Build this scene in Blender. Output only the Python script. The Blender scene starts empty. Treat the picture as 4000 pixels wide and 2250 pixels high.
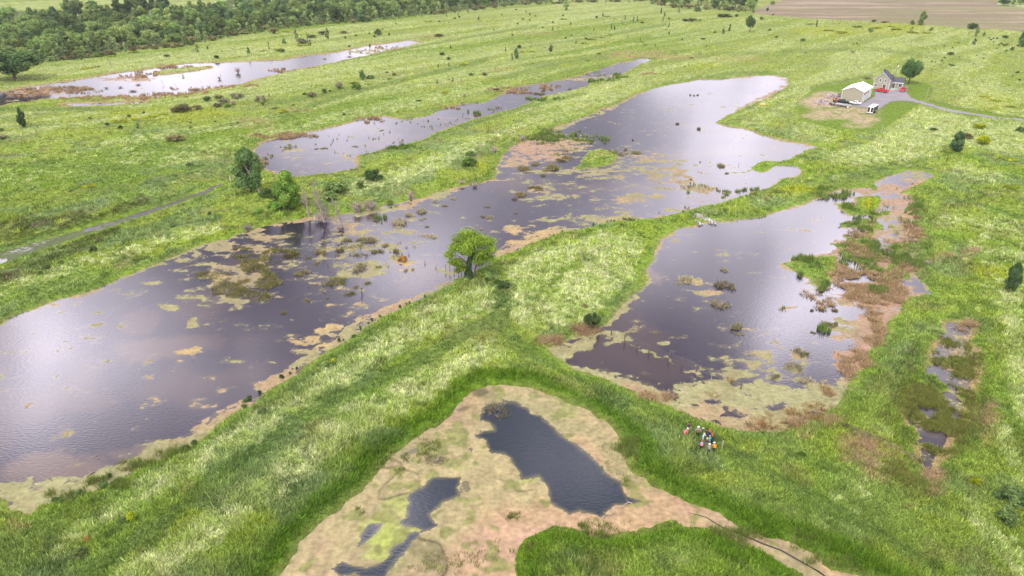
import bpy, bmesh, math, random
import numpy as np
from mathutils import Vector, Matrix
R = math.radians
# ------------------------------------------------------------------ camera, sky, sun, exposure
CAM_H, PITCH, FPX, FW, FH = 59.0, R(26.3), 2703.0, 4000.0, 2250.0
scn = bpy.context.scene
COL = scn.collection
cam_d = bpy.data.cameras.new('camera'); cam_d.sensor_width = 36.0
cam_d.lens = 36.0 * FPX / FW; cam_d.clip_end = 60000; cam_d.clip_start = 1
cam = bpy.data.objects.new('camera', cam_d); COL.objects.link(cam)
cam.location = (0, 0, CAM_H); cam.rotation_euler = (R(90) - PITCH, 0, 0)
scn.camera = cam
scn.view_settings.view_transform = 'Standard'; scn.view_settings.look = 'None'
scn.view_settings.gamma = 1.0; scn.view_settings.exposure = 0.82
SP, CP = math.sin(PITCH), math.cos(PITCH)
def ray(px, py):
    a = (np.asarray(px, float) - 2000) / FPX; b = (np.asarray(py, float) - 1125) / FPX
    return a, CP - b * SP, -SP - b * CP          # x, y, z of the ray with unit depth
def G(px, py, z=0.0):
    dx, dy, dz = ray(px, py); t = (z - CAM_H) / dz
    return dx * t, dy * t
def PIX(x, y, z=0.0):
    zz = z - CAM_H
    dep = y * CP - zz * SP
    dep = np.maximum(dep, 0.5)
    return 2000 + FPX * x / dep, 1125 + FPX * (-(y * SP + zz * CP)) / dep
def depth(px, py):
    dx, dy, dz = ray(px, py); return -CAM_H / dz

SUN_EL, SUN_AZ = 52, 215       # azimuth clockwise from +Y (behind-left of the camera)
w = bpy.data.worlds.new('World'); scn.world = w; w.use_nodes = True
nt = w.node_tree; nt.nodes.clear(); N = nt.nodes.new; L = nt.links.new
out = N('ShaderNodeOutputWorld'); bg = N('ShaderNodeBackground'); L(bg.outputs[0], out.inputs[0])
bg.inputs[1].default_value = 0.10
sky = N('ShaderNodeTexSky'); sky.sky_type = 'NISHITA'; sky.sun_disc = False
sky.sun_elevation = R(SUN_EL); sky.sun_rotation = R(SUN_AZ)
tc = N('ShaderNodeTexCoord')
nz = N('ShaderNodeTexNoise'); nz.inputs['Scale'].default_value = 4.0; nz.inputs['Detail'].default_value = 4
L(tc.outputs['Generated'], nz.inputs['Vector'])
def vm(op, a, b=None, s=None):
    n = N('ShaderNodeVectorMath'); n.operation = op
    for i, v in enumerate((a, b)):
        if v is None: continue
        if isinstance(v, (tuple, list)): n.inputs[i].default_value = v
        else: L(v, n.inputs[i])
    if s is not None: n.inputs['Scale'].default_value = s
    return n
def ma(op, a, b=None, c=None, clamp=False):
    n = N('ShaderNodeMath'); n.operation = op; n.use_clamp = clamp
    for i, v in enumerate((a, b, c)):
        if v is None: continue
        if isinstance(v, (int, float)): n.inputs[i].default_value = v
        else: L(v, n.inputs[i])
    return n.outputs[0]
off = vm('SUBTRACT', nz.outputs['Color'], (0.5, 0.5, 0.5))
off2 = vm('SCALE', off.outputs[0], s=0.30)
dirn = vm('NORMALIZE', vm('ADD', tc.outputs['Generated'], off2.outputs[0]).outputs[0])
# bright cloud banks, given by the place on the water that mirrors them: (px, py, sigma degrees, radiance)
CLOUDS = [(110, 1390, 3.2, 2.3), (450, 1330, 2.4, 1.9), (-150, 1300, 5, 1.0), (750, 1480, 3, .5), (350, 1500, 4, .5), (200, 1180, 4, 1.6), (900, 1480, 3.0, .9), (300, 1750, 5, .5),
          (2750, 930, 4.0, 1.1), (3100, 900, 4, .7), (3130, 1340, 2.0, 2.4), (3360, 1230, 2.6, 1.9), (2500, 1000, 2.6, 0.7),
          (2650, 440, 4.2, .6), (2950, 590, 2.4, .25), (2700, 330, 4, .4), (1650, 1040, 2.8, 1.3),
          (1750, 960, 2.5, .8), (200, 350, 7, .3), (900, 300, 8, .2), (2100, 420, 3, .2),
          (1450, 530, 3.5, .5), (2230, 1830, 2.6, 4.0), (1450, 2100, 3, 2.6), (1700, 1980, 1.5, .8), (3700, 1450, 4, 1.6), (3500, 850, 4, 1.2), (100, 980, 3, .5)]
tot = None
for px, py, sg, amp in CLOUDS:
    d = Vector([float(v) for v in ray(px, py)]); d.z = -d.z; d.normalize()
    dt = vm('DOT_PRODUCT', dirn.outputs[0], tuple(d)).outputs['Value']
    dt = ma('MAXIMUM', dt, 0.0)
    p = ma('POWER', dt, 1.0 / R(sg) ** 2)
    tot = ma('MULTIPLY_ADD', p, amp, 0.0) if tot is None else ma('MULTIPLY_ADD', p, amp, tot)
sx = N('ShaderNodeSeparateXYZ'); L(dirn.outputs[0], sx.inputs[0])
def mr(v, a, b, c, d):
    n = N('ShaderNodeMapRange'); n.interpolation_type = 'SMOOTHSTEP'; L(v, n.inputs[0])
    for i, q in enumerate((a, b, c, d)): n.inputs[i + 1].default_value = q
    return n.outputs[0]
low = mr(sx.outputs['Z'], 0.12, 0.32, 0.36, 0.0)
high = mr(sx.outputs['Z'], 0.60, 0.82, 0.0, 0.5)
back = mr(sx.outputs['Y'], 0.25, -0.2, 0.0, 0.55)
nz2 = N('ShaderNodeTexNoise'); nz2.inputs['Scale'].default_value = 4.0; nz2.inputs['Detail'].default_value = 5
L(dirn.outputs[0], nz2.inputs['Vector'])
base = ma('ADD', ma('ADD', low, high), ma('ADD', back, 0.41))
base = ma('ADD', base, tot)
cl = ma('MULTIPLY', base, mr(nz2.outputs['Fac'], 0.39, 0.61, 0.45, 1.55))
cl = ma('MULTIPLY', cl, 10.0)      # the background strength is 0.1
cc = N('ShaderNodeCombineXYZ')
L(ma('MULTIPLY', cl, 1.0), cc.inputs[0]); L(ma('MULTIPLY', cl, 0.955), cc.inputs[1]); L(ma('MULTIPLY', cl, 1.02), cc.inputs[2])
mx = N('ShaderNodeMix'); mx.data_type = 'RGBA'; mx.inputs[0].default_value = 0.86
L(sky.outputs[0], mx.inputs[6]); L(cc.outputs[0], mx.inputs[7]); L(mx.outputs[2], bg.inputs[0])
w.cycles.sampling_method = 'MANUAL'; w.cycles.sample_map_resolution = 512
sl = bpy.data.lights.new('sun', 'SUN'); sl.energy = 1.5; sl.angle = R(12); sl.color = (1, .955, .88)
sun = bpy.data.objects.new('sun', sl); COL.objects.link(sun)
az = R(SUN_AZ); sd = Vector((math.sin(az) * math.cos(R(SUN_EL)), math.cos(az) * math.cos(R(SUN_EL)), math.sin(R(SUN_EL))))
sun.rotation_euler = sd.to_track_quat('Z', 'Y').to_euler(); sun.location = (0, -50, 120)

# ------------------------------------------------------------------ helpers
rng = np.random.default_rng(7); random.seed(7)
def sm(a, b, x):
    t = np.clip((x - a) / (b - a), 0, 1); return t * t * (3 - 2 * t)
def _h(i, j, s):
    n = (i.astype(np.int64) * 374761393 + j.astype(np.int64) * 668265263 + s * 974634777) & 0xffffffff
    n = ((n ^ (n >> 13)) * 1274126177) & 0xffffffff
    n = (n ^ (n >> 16)) & 0xffff
    return n / 65535.0
def vn(x, y, s, seed=0):
    x = x / s; y = y / s
    i = np.floor(x); j = np.floor(y); u = x - i; v = y - j
    u = u * u * (3 - 2 * u); v = v * v * (3 - 2 * v)
    a = _h(i, j, seed); b = _h(i + 1, j, seed); c = _h(i, j + 1, seed); d = _h(i + 1, j + 1, seed)
    return (a * (1 - u) + b * u) * (1 - v) + (c * (1 - u) + d * u) * v
def fbm(x, y, s, seed=0, o=4):
    t = 0; a = 1; n = 0
    for k in range(o):
        t = t + a * vn(x * math.cos(k) + y * math.sin(k), y * math.cos(k) - x * math.sin(k), s / 2 ** k, seed + k * 17); n += a; a *= .55
    return t / n
def seg_d(x, y, pts, closed=False):
    P = list(pts)
    if closed: P = P + [P[0]]
    d2 = np.full(x.shape, 1e12)
    for (ax, ay), (bx, by) in zip(P[:-1], P[1:]):
        ex, ey = bx - ax, by - ay; l = ex * ex + ey * ey + 1e-9
        t = np.clip(((x - ax) * ex + (y - ay) * ey) / l, 0, 1)
        d2 = np.minimum(d2, (x - ax - t * ex) ** 2 + (y - ay - t * ey) ** 2)
    return np.sqrt(d2)
def inside(x, y, pts):
    r = np.zeros(x.shape, bool); P = list(pts)
    for (ax, ay), (bx, by) in zip(P, P[1:] + P[:1]):
        if ay == by: continue
        c = ((ay > y) != (by > y)) & (x < (bx - ax) * (y - ay) / (by - ay) + ax)
        r ^= c
    return r
def sdf(x, y, pts, cut=40):           # positive inside, limited to -cut
    P = np.array(pts); r = np.full(x.shape, -float(cut))
    m = (x > P[:, 0].min() - cut) & (x < P[:, 0].max() + cut) & (y > P[:, 1].min() - cut) & (y < P[:, 1].max() + cut)
    if not m.any(): return r
    xs, ys = x[m], y[m]; d = np.minimum(seg_d(xs, ys, pts, True), cut)
    r[m] = np.where(inside(xs, ys, pts), d, -d); return r
def poly_m(ix, iy, pts, soft):        # mask of an area marked on the ground
    d = sdf(ix, iy, pts, soft * 2 + 5); return sm(-soft, soft, d)
def strk(ix, iy, pts, wd, soft=None):
    soft = soft or wd * .7
    P = np.array(pts); r = np.zeros(ix.shape); c = wd + soft
    m = (ix > P[:, 0].min() - c) & (ix < P[:, 0].max() + c) & (iy > P[:, 1].min() - c) & (iy < P[:, 1].max() + c)
    if m.any(): r[m] = 1 - sm(wd - soft, wd + soft, seg_d(ix[m], iy[m], pts))
    return r
def ell(ix, iy, cx, cy, rx, ry): return 1 - sm(.6, 1.3, np.hypot((ix - cx) / rx, (iy - cy) / ry))

def mesh_np(name, V, F, mat, parent=None, attrs=None, smooth=False, midx=None):
    V = np.asarray(V, np.float32); F = np.asarray(F, np.int32)
    me = bpy.data.meshes.new(name); k = F.shape[1]
    me.vertices.add(len(V)); me.vertices.foreach_set('co', V.ravel())
    me.loops.add(F.size); me.loops.foreach_set('vertex_index', F.ravel())
    me.polygons.add(len(F)); me.polygons.foreach_set('loop_start', np.arange(0, F.size, k, dtype=np.int32))
    if smooth: me.polygons.foreach_set('use_smooth', np.ones(len(F), bool))
    if midx is not None: me.polygons.foreach_set('material_index', np.asarray(midx, np.int32))
    me.update(calc_edges=True)
    for an, (ty, dat) in (attrs or {}).items():
        a = me.attributes.new(an, ty, 'POINT')
        a.data.foreach_set('color' if ty == 'FLOAT_COLOR' else 'value', np.asarray(dat, np.float32).ravel())
    for m in (mat if isinstance(mat, (list, tuple)) else [mat]): me.materials.append(m)
    o = bpy.data.objects.new(name, me); COL.objects.link(o)
    if parent: o.parent = parent
    return o
def tag(o, label=None, cat=None, group=None, kind=None):
    if label: o['label'] = label
    if cat: o['category'] = cat
    if group: o['group'] = group
    if kind: o['kind'] = kind
    return o
def empty(name, loc, rz=0.0):
    o = bpy.data.objects.new(name, None); COL.objects.link(o); o.location = loc; o.rotation_euler = (0, 0, rz)
    o.empty_display_size = .3; return o
MATS = {}
def mat(name, col, rough=.8, metal=0.0, noise=.12, scale=3.0, spec=.3):
    if name in MATS: return MATS[name]
    m = bpy.data.materials.new(name); m.use_nodes = True; n = m.node_tree.nodes; l = m.node_tree.links
    b = n['Principled BSDF']; b.inputs['Roughness'].default_value = rough; b.inputs['Metallic'].default_value = metal
    b.inputs['Specular IOR Level'].default_value = spec
    t = n.new('ShaderNodeTexNoise'); t.inputs['Scale'].default_value = scale; t.inputs['Detail'].default_value = 4
    g = n.new('ShaderNodeNewGeometry'); l.new(g.outputs['Position'], t.inputs['Vector'])
    x = n.new('ShaderNodeMix'); x.data_type = 'RGBA'
    x.inputs[6].default_value = (*[c * (1 - noise) for c in col], 1); x.inputs[7].default_value = (*[min(1, c * (1 + noise)) for c in col], 1)
    l.new(t.outputs['Fac'], x.inputs[0]); l.new(x.outputs[2], b.inputs['Base Color']); MATS[name] = m; return m
def leafmat(name, col=None, trans=.3, var=.6, attr=True):
    """foliage: colour from the mesh's own attribute times a tint, varied a little from plant to plant"""
    m = bpy.data.materials.new(name); m.use_nodes = True; n = m.node_tree.nodes; l = m.node_tree.links; n.clear()
    o = n.new('ShaderNodeOutputMaterial'); d = n.new('ShaderNodeBsdfDiffuse'); t = n.new('ShaderNodeBsdfTranslucent')
    mx = n.new('ShaderNodeMixShader'); mx.inputs[0].default_value = trans
    c = n.new('ShaderNodeMix'); c.data_type = 'RGBA'; c.blend_type = 'MULTIPLY'; c.inputs[0].default_value = 1
    a = n.new('ShaderNodeAttribute'); a.attribute_name = 'tint'
    l.new(a.outputs['Color'], c.inputs[6])
    if col is None: c.inputs[7].default_value = (1, 1, 1, 1)
    else:
        oi = n.new('ShaderNodeObjectInfo'); r = n.new('ShaderNodeMapRange'); l.new(oi.outputs['Random'], r.inputs[0])
        r.inputs[3].default_value = 1 - var * .6; r.inputs[4].default_value = 1 + var * .7
        hs = n.new('ShaderNodeHueSaturation'); hs.inputs['Color'].default_value = (*col, 1); l.new(r.outputs[0], hs.inputs['Value'])
        r2 = n.new('ShaderNodeMapRange'); ml = n.new('ShaderNodeMath'); ml.operation = 'FRACT'
        mu = n.new('ShaderNodeMath'); mu.operation = 'MULTIPLY'; mu.inputs[1].default_value = 7.31
        l.new(oi.outputs['Random'], mu.inputs[0]); l.new(mu.outputs[0], ml.inputs[0]); l.new(ml.outputs[0], r2.inputs[0])
        r2.inputs[3].default_value = .485; r2.inputs[4].default_value = .515; l.new(r2.outputs[0], hs.inputs['Hue'])
        l.new(hs.outputs[0], c.inputs[7])
    l.new(c.outputs[2], d.inputs[0]); l.new(c.outputs[2], t.inputs[0])
    l.new(d.outputs[0], mx.inputs[1]); l.new(t.outputs[0], mx.inputs[2]); l.new(mx.outputs[0], o.inputs[0])
    MATS[name] = m; return m
# ------------------------------------------------------------------ shorelines (points on the water's edge, projected to the ground)
A = [(-900,1620),(-900,1420),(-300,1340),(0,1273),(23,1252),(58,1237),(136,1205),(194,1182),(241,1165),(311,1147),(388,1124),(466,1084),(551,1055),(637,1024),(699,993),(796,954),
 (893,935),(939,911),(1000,893),(1097,869),(1155,861),(1198,847),(1250,845),(1300,846),(1345,835),(1388,834),(1481,814),(1505,799),(1582,787),(1606,774),(1652,772),(1699,752),(1757,735),(1815,725),
 (1870,717),(1932,698),(1939,655),(1951,628),(1994,574),(2097,536),(2155,505),(2206,485),(2252,466),(2311,446),(2361,425),(2427,404),(2485,373),(2536,349),(2621,330),
 (2679,322),(2738,311),(2815,311),(2885,303),(3000,292),(3039,295),(3078,307),(3082,330),(3070,342),(3000,382),(2959,396),(2912,419),(2854,446),(2804,474),(2800,481),(2827,493),
 (2893,501),(2943,516),(2963,528),(3000,534),(3058,547),(3116,562),(3147,562),(3194,574),(3167,583),(3116,605),(3078,628),(3030,634),(3000,628),(2970,634),(2939,655),(2951,667),(2982,675),
 (3010,662),(3023,647),(3078,645),(3116,651),(3130,667),(3128,678),(3093,694),(3043,698),(3039,717),(3000,737),(2951,748),(2893,772),(2835,787),(2784,803),(2738,810),(2660,830),
 (2582,849),(2427,869),(2369,872),(2322,884),(2248,900),(2194,907),(2097,946),(2039,970),(2000,985),(1931,1011),(1921,1030),(1864,1054),(1817,1085),(1778,1092),(1760,1109),(1718,1132),
 (1660,1161),(1606,1182),(1563,1202),(1516,1225),(1466,1260),(1419,1287),(1373,1318),(1318,1353),(1256,1388),(1194,1427),(1147,1469),(1085,1504),(1031,1535),(1000,1570),(951,1594),
 (873,1644),(827,1683),(798,1709),(720,1756),(584,1803),(506,1849),(389,1904),(311,1943),(234,1966),(163,1974),(117,2009),(39,1997),(16,1958),(-60,1951),(-500,1960),(-900,1900)]
B = [(986,589),(1000,627),(1015,656),(1048,666),(1073,676),(1109,688),(1164,692),(1205,688),(1313,674),(1390,656),(1396,630),(1396,609),(1505,585),(1582,566),(1660,540),(1710,516),
 (1796,485),(1885,458),(1951,439),(2000,427),(2058,404),(2124,377),(2194,361),(2268,345),(2322,318),(2388,307),(2439,287),(2477,264),(2505,248),(2543,233),(2509,227),(2454,241),
 (2408,248),(2338,272),(2272,295),(2155,322),(2078,330),(2000,345),(1943,380),(1893,400),(1807,408),(1757,419),(1660,454),(1582,466),(1505,454),(1427,462),(1349,485),(1233,512),(1155,524),(1058,547),(1019,559)]
C_ = [(-500,470),(-500,410),(0,359),(58,351),(97,342),(175,330),(272,318),(388,299),(446,287),(543,276),(629,264),(738,248),(854,245),(1000,239),(1116,233),(1194,219),(1311,206),(1388,190),
 (1466,175),(1543,167),(1602,157),(1644,167),(1582,181),(1524,194),(1446,214),(1349,233),(1272,252),(1175,268),(1078,291),(1000,310),(932,330),(776,357),(679,373),(582,380),(440,378),(349,377),
 (241,384),(155,388),(116,396),(39,404),(0,415)]
C_IS = [(594,287),(610,280),(629,274),(738,264),(827,256),(835,264),(776,276),(699,287),(621,295)]
SL = [(252,406),(300,404),(400,403),(500,400),(575,396),(560,403),(440,411),(300,416),(258,413)]
D = [(2753,869),(2660,892),(2606,915),(2575,935),(2575,954),(2555,1001),(2532,1036),(2520,1059),(2532,1094),(2512,1128),(2466,1159),(2439,1182),(2388,1240),(2369,1268),(2326,1283),
 (2272,1310),(2214,1338),(2132,1357),(2167,1388),(2248,1442),(2349,1473),(2446,1520),(2501,1535),(2563,1567),(2660,1605),(2738,1644),(2807,1667),(2870,1683),(2960,1690),(3050,1680),
 (3150,1645),(3235,1600),(3268,1582),(3295,1532),(3322,1466),(3388,1427),(3388,1372),(3435,1341),(3466,1295),(3462,1260),(3512,1217),(3520,1178),(3563,1159),(3637,1147),(3600,1100),
 (3560,1050),(3582,946),(3594,892),(3563,834),(3582,795),(3563,764),(3520,752),(3582,725),(3652,686),(3606,669),(3543,667),(3466,690),(3419,710),(3408,725),(3330,741),(3291,737),(3233,756),
 (3182,779),(3078,814),(3000,834),(2963,851),(2835,863),(2776,869)]
D_IS = [(3352,775),(3370,768),(3430,767),(3444,785),(3430,808),(3415,830),(3380,836),(3325,842),(3290,820),(3265,800),(3270,792),(3300,800),(3335,812),(3352,805)]
D_IS2 = [(3068,1030),(3110,1020),(3160,1005),(3210,1000),(3260,1003),(3270,1020),(3268,1060),(3245,1090),(3215,1128),(3190,1112),(3150,1085),(3105,1062)]
D_IS3 = [(3345,945),(3375,915),(3400,880),(3412,868),(3420,885),(3410,920),(3385,945),(3360,952)]
E = [(2000,1510),(1912,1504),(1835,1535),(1796,1582),(1749,1629),(1699,1667),(1662,1686),(1584,1740),(1522,1783),(1479,1830),(1448,1881),(1413,1920),(1331,1974),(1272,2025),(1206,2087),
 (1167,2137),(1136,2192),(1093,2250),(1000,2400),(850,2700),(700,3000),(2600,3000),(2900,2500),(3500,2330),(3350,2246),(3241,2231),(3210,2204),(3218,2176),(3156,2153),(3078,2118),(3000,2099),
 (2934,2075),(2876,2048),(2817,2009),(2720,1974),(2642,1939),(2564,1900),(2518,1865),(2470,1850),(2440,1810),(2459,1764),(2432,1733),(2409,1686),(2373,1656),(2334,1632),(2303,1601),(2233,1578),
 (2186,1555),(2128,1535),(2078,1512)]
E_IS = [(1990,2700),(2000,2350),(2012,2250),(2023,2153),(2058,2106),(2128,2067),(2175,2054),(2272,2075),(2335,2095),(2420,2091),(2506,2071),(2553,2056),(2623,2032),(2685,2052),(2763,2064),
 (2837,2087),(2876,2126),(2954,2145),(3000,2173),(3078,2215),(3136,2239),(3200,2290),(2800,2450),(2550,2750)]
F_ = [(3700,1262),(3788,1266),(3786,1310),(3765,1341),(3802,1365),(3812,1411),(3808,1480),(3785,1520),(3770,1570),(3750,1640),(3712,1700),(3680,1760),(3645,1812),(3628,1860),(3605,1812),
 (3590,1740),(3562,1680),(3548,1630),(3588,1560),(3580,1500),(3612,1460),(3640,1420),(3645,1370),(3685,1340),(3688,1300)]
S_ = [(-300,1095),(-300,1035),(0,988),(78,966),(155,946),(252,916),(369,880),(466,855),(524,836),(621,806),(679,788),(738,765),(796,749),(835,727),(870,714),(872,721),(840,738),(802,760),(742,778),(684,801),(627,821),
 (530,855),(472,874),(374,904),(258,944),(162,976),(82,1003),(0,1029)]
ISL2 = [(2240,655),(2262,640),(2285,608),(2300,592),(2340,585),(2390,592),(2415,610),(2400,632),(2365,648),(2320,655),(2262,662)]
PONDS = [('A', A), ('B', B), ('C', C_), ('SL', SL), ('D', D), ('E', E), ('F', F_), ('S', S_)]
def W(p, z=0.0): return [tuple(float(v) for v in G(a, b, z)) for a, b in p]
PW = [W(p) for _, p in PONDS]
ISW = [W(p) for p in (C_IS, D_IS, D_IS2, D_IS3, E_IS, ISL2)]
MARSH = [[(3290,770),(3400,720),(3420,735),(3340,775),(3350,830),(3430,840),(3590,800),(3600,950),(3620,1120),(3560,1150),(3500,1120),(3400,1060),(3240,960),(3300,860)],
         [(3560,1340),(3850,1340),(3870,1600),(3800,1720),(3640,1900),(3560,1800),(3450,1620),(3540,1450)]]
HOME = [(3070,400),(3130,345),(3250,312),(3420,296),(3560,300),(3680,340),(3670,370),(3620,400),(3760,430),(3700,470),(3520,440),(3560,420),(3450,510),(3400,530),(3220,510),(3090,460)]
LAWN = [(3110,400),(3180,345),(3300,322),(3420,310),(3550,312),(3630,328),(3648,345),(3630,385),(3600,392),(3760,425),(4000,462),(4000,472),(3800,445),(3600,405),(3585,410),(3450,505),(3400,512),(3260,505),(3120,470)]
DRIVE = [(3330,400),(3368,402),(3412,378),(3420,352),(3445,356),(3500,352),(3528,336),(3550,338),(3541,360),(3560,383),(3587,392),(3700,425),(3820,448),(3910,460),(4010,470),(4200,480),(4600,500),(4600,512),(4200,490),(4005,477),(3900,467),(3810,456),
 (3700,437),(3625,413),(3560,398),(3520,394),(3485,398),(3460,410),(3434,431),(3405,428),(3380,423),(3330,414)]
HW, DW = W(HOME, .9), W(DRIVE, .9)
FIELD = [(2935,48),(3010,14),(3060,0),(3110,-60),(3850,-60),(3892,2),(3905,26),(4000,32),(4400,60),(4400,150),(4000,124),(3932,116),(3776,109),(3621,97),(3388,83),(3194,74),(3000,60)]
def pond_d(x, y, rough=True):
    """signed distance to the shore: positive on land"""
    ds = [sdf(x, y, p) for p in PW]
    dp = np.max(ds, axis=0)
    for i, p in enumerate(ISW): dp = np.minimum(dp, -sdf(x, y, p))
    if rough:
        far = np.clip(np.hypot(x, y) / 200, .6, 2.2)
        dp = dp + (fbm(x, y, 5, 3, 4) - .5) * 1.5 * far + (fbm(x, y, 1.3, 9, 2) - .5) * .8
    ix, iy = PIX(x, y, 0)
    for k, mp in enumerate(MARSH):
        m = poly_m(ix, iy, mp, 20)
        thr = .55 if k == 0 else .56
        dp = np.where(m > .3, np.minimum(dp, (thr - fbm(x, y, 4.5 if k == 0 else 3.0, 31 + k, 3)) * 14 + .4), dp)
    return -dp, np.argmax(ds, axis=0)
def land_z(x, y, d=None):
    x = np.asarray(x, float); y = np.asarray(y, float)
    if d is None: d, _ = pond_d(x, y)
    h = np.where(d < 0, np.maximum(d * .35, -.9), np.minimum(d * .28, .3)) + sm(1, 12, d) * .75
    h = h + sm(0, 5, d) * ((fbm(x, y, 14, 51, 2) - .5) * .9 + (fbm(x, y, 3.0, 52, 2) - .5) * .5)
    hm = sm(-6, 2, sdf(x, y, HW))
    return h * (1 - hm) + .9 * hm
def ground(px, py):
    """point of the terrain seen at this place of the photograph"""
    z = 0.5
    for _ in range(5):
        x, y = G(px, py, z); z = float(land_z(np.array([x]), np.array([y]))[0]); z = max(z, 0)
    return float(x), float(y), z

# ------------------------------------------------------------------ colour of the vegetation (plain surface colour of each plant cover)
c_mid, c_lush, c_blue = np.array((.275,.345,.066)), np.array((.205,.31,.040)), np.array((.205,.285,.085))
c_dark, c_pale, c_pale2 = np.array((.14,.21,.05)), np.array((.52,.55,.28)), np.array((.37,.44,.15))
c_yg, c_tan, c_brown, c_mud, c_olive = np.array((.31,.34,.02)), np.array((.42,.29,.165)), np.array((.22,.155,.075)), np.array((.16,.12,.095)), np.array((.08,.105,.026))
def L3(a, b, t): return a * (1 - t[:, None]) + b * t[:, None]
WOODP = [(-900,300),(0,236),(110,234),(200,236),(300,228),(420,212),(520,192),(700,180),(850,146),(1000,124),(1100,108),(1250,92),(1420,80),(1600,62),(1750,48),(1900,30),(2050,14),(2150,8),(2150,-140),(900,-60),(880,20),(0,48),(-900,80)]
def cover(x, y, ix, iy, d, pid):
    n1 = fbm(x, y, 30, 1); n2 = fbm(x, y, 9, 2); n3 = fbm(x, y, 2.2, 5, 3); n4 = vn(x, y, .8, 6)
    # swales run from lower left to upper right
    (ax, ay), (bx, by) = G(1000, 520), G(2500, 215); dl = math.hypot(bx - ax, by - ay); ex, ey = (bx - ax) / dl, (by - ay) / dl
    u = x * ex + y * ey; v = x * ey - y * ex + (fbm(x, y, 60, 10, 2) - .5) * 20
    ns = fbm(u / 14, v, 9, 11, 4); ns2 = fbm(u / 16, v, 24, 12, 3)
    c = L3(c_mid[None] * np.ones((len(x), 1)), c_blue, sm(.45, .68, n1) * .8)
    c = L3(c, c_lush, sm(.5, .7, n2) * .7)
    far = sm(620, 330, iy)
    c = L3(c, np.array((.27,.33,.045)), sm(.54, .68, fbm(x, y, 6, 14, 3)) * .6 * (1 - .6 * far)); c = L3(c, np.array((.19,.26,.11)), sm(.54, .68, fbm(x, y, 8, 15, 3)) * .7)
    c = L3(c, np.array((.24,.22,.095)), sm(.58, .72, fbm(x, y, 5, 16, 3)) * .5); c = L3(c, np.array((.075,.13,.03)), sm(.60, .70, fbm(x, y, 2.6, 17, 3)) * .6 * (1 - .5 * far))
    c = L3(c, np.array((.31,.345,.085)), far * .45)
    pale = sm(.44, .60, ns) * (.38 + .34 * far) + sm(.48, .62, ns2) * .42 * far * (1 - .6 * sm(2500, 3100, ix))
    c = L3(c, c_lush * .82, sm(.50, .36, ns2) * .75 * (1 - .6 * sm(2500, 3100, ix)))
    for pts, wd, a in [([(150,2150),(450,1985),(700,1850),(1100,1620),(1400,1420),(1700,1240),(1880,1160)], 55, .85), ([(500,2260),(820,2080),(1120,1850),(1330,1690),(1560,1540),(1750,1450),(1900,1385)], 70, .85),
        ([(1400,735),(1600,672),(1760,610),(1850,560)], 34, .75), ([(1850,560),(2050,485),(2300,400),(2450,345),(2700,300)], 15, .7), ([(0,1130),(300,1040),(500,985),(700,925),(850,890)], 22, .7),
        ([(0,700),(300,640),(500,600)], 60, .4), ([(700,610),(850,590),(640,630)], 24, .6), ([(400,560),(1000,475),(1130,440),(1400,370),(1700,310),(2000,250)], 14, .75),
        ([(1300,470),(1600,400),(1900,330)], 30, .55), ([(1000,318),(1200,275),(1440,225),(1750,150),(2000,110),(2400,50)], 10, .8), ([(600,225),(900,165),(1060,120)], 9, .6),
        ([(2550,140),(2750,105),(2960,75)], 9, .7), ([(2650,150),(2900,90)], 8, .6), ([(2800,250),(3000,200)], 9, .7), ([(3000,180),(3500,190)], 12, .45), ([(3100,95),(3650,130)], 12, .45),
        ([(3950,1150),(3960,1350),(4000,1600)], 45, .85), ([(3800,2000),(3900,2120),(4000,2230)], 50, .7), ([(3900,1650),(4000,1900)], 35, .55), ([(3700,870),(3850,850),(4000,920)], 42, .6), ([(3780,960),(4000,1000)], 22, .7),
        ([(3750,660),(3900,700)], 28, .6), ([(1500,1180),(1900,1050)], 6, .2)]:
        pale = np.maximum(pale, strk(ix, iy, pts, wd) * a)
    pale = np.maximum(pale, poly_m(ix, iy, [(1960,1040),(2080,985),(2200,940),(2330,905),(2480,900),(2530,960),(2500,1040),(2500,1120),(2400,1200),(2300,1265),(2180,1290),(2040,1280),(1960,1220),(2010,1130)], 22) * .85)
    pale = np.maximum(pale, poly_m(ix, iy, [(3395,560),(3590,412),(3700,440),(3850,470),(4050,490),(4050,620),(3700,560),(3600,650),(3250,640),(3230,600)], 16) * .85)
    # mid-green tracks worn along the banks, and smooth tall grass
    dark = np.zeros(len(x))
    T1 = [(330,2260),(428,2192),(545,2095),(700,1997),(817,1880),(973,1795),(1128,1667),(1272,1570),(1466,1493),(1621,1415),(1738,1349),(1854,1287),(1940,1240),(1975,1190),(1960,1140)]
    T2 = [(1940,1300),(2000,1335),(2097,1372),(2175,1415),(2272,1466),(2388,1520),(2560,1600),(2700,1680),(2870,1780),(3100,1900),(3300,2010),(3500,2120),(3650,2240)]
    for T_, o_s in ((T1, (-16, 16)), (T2, (-14, 14, 44))):
        for q_ in o_s: dark = np.maximum(dark, strk(ix, iy, [(a_ + q_ * .6, b_ + q_) for a_, b_ in T_], 4.5, 4) * 1.35)
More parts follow.
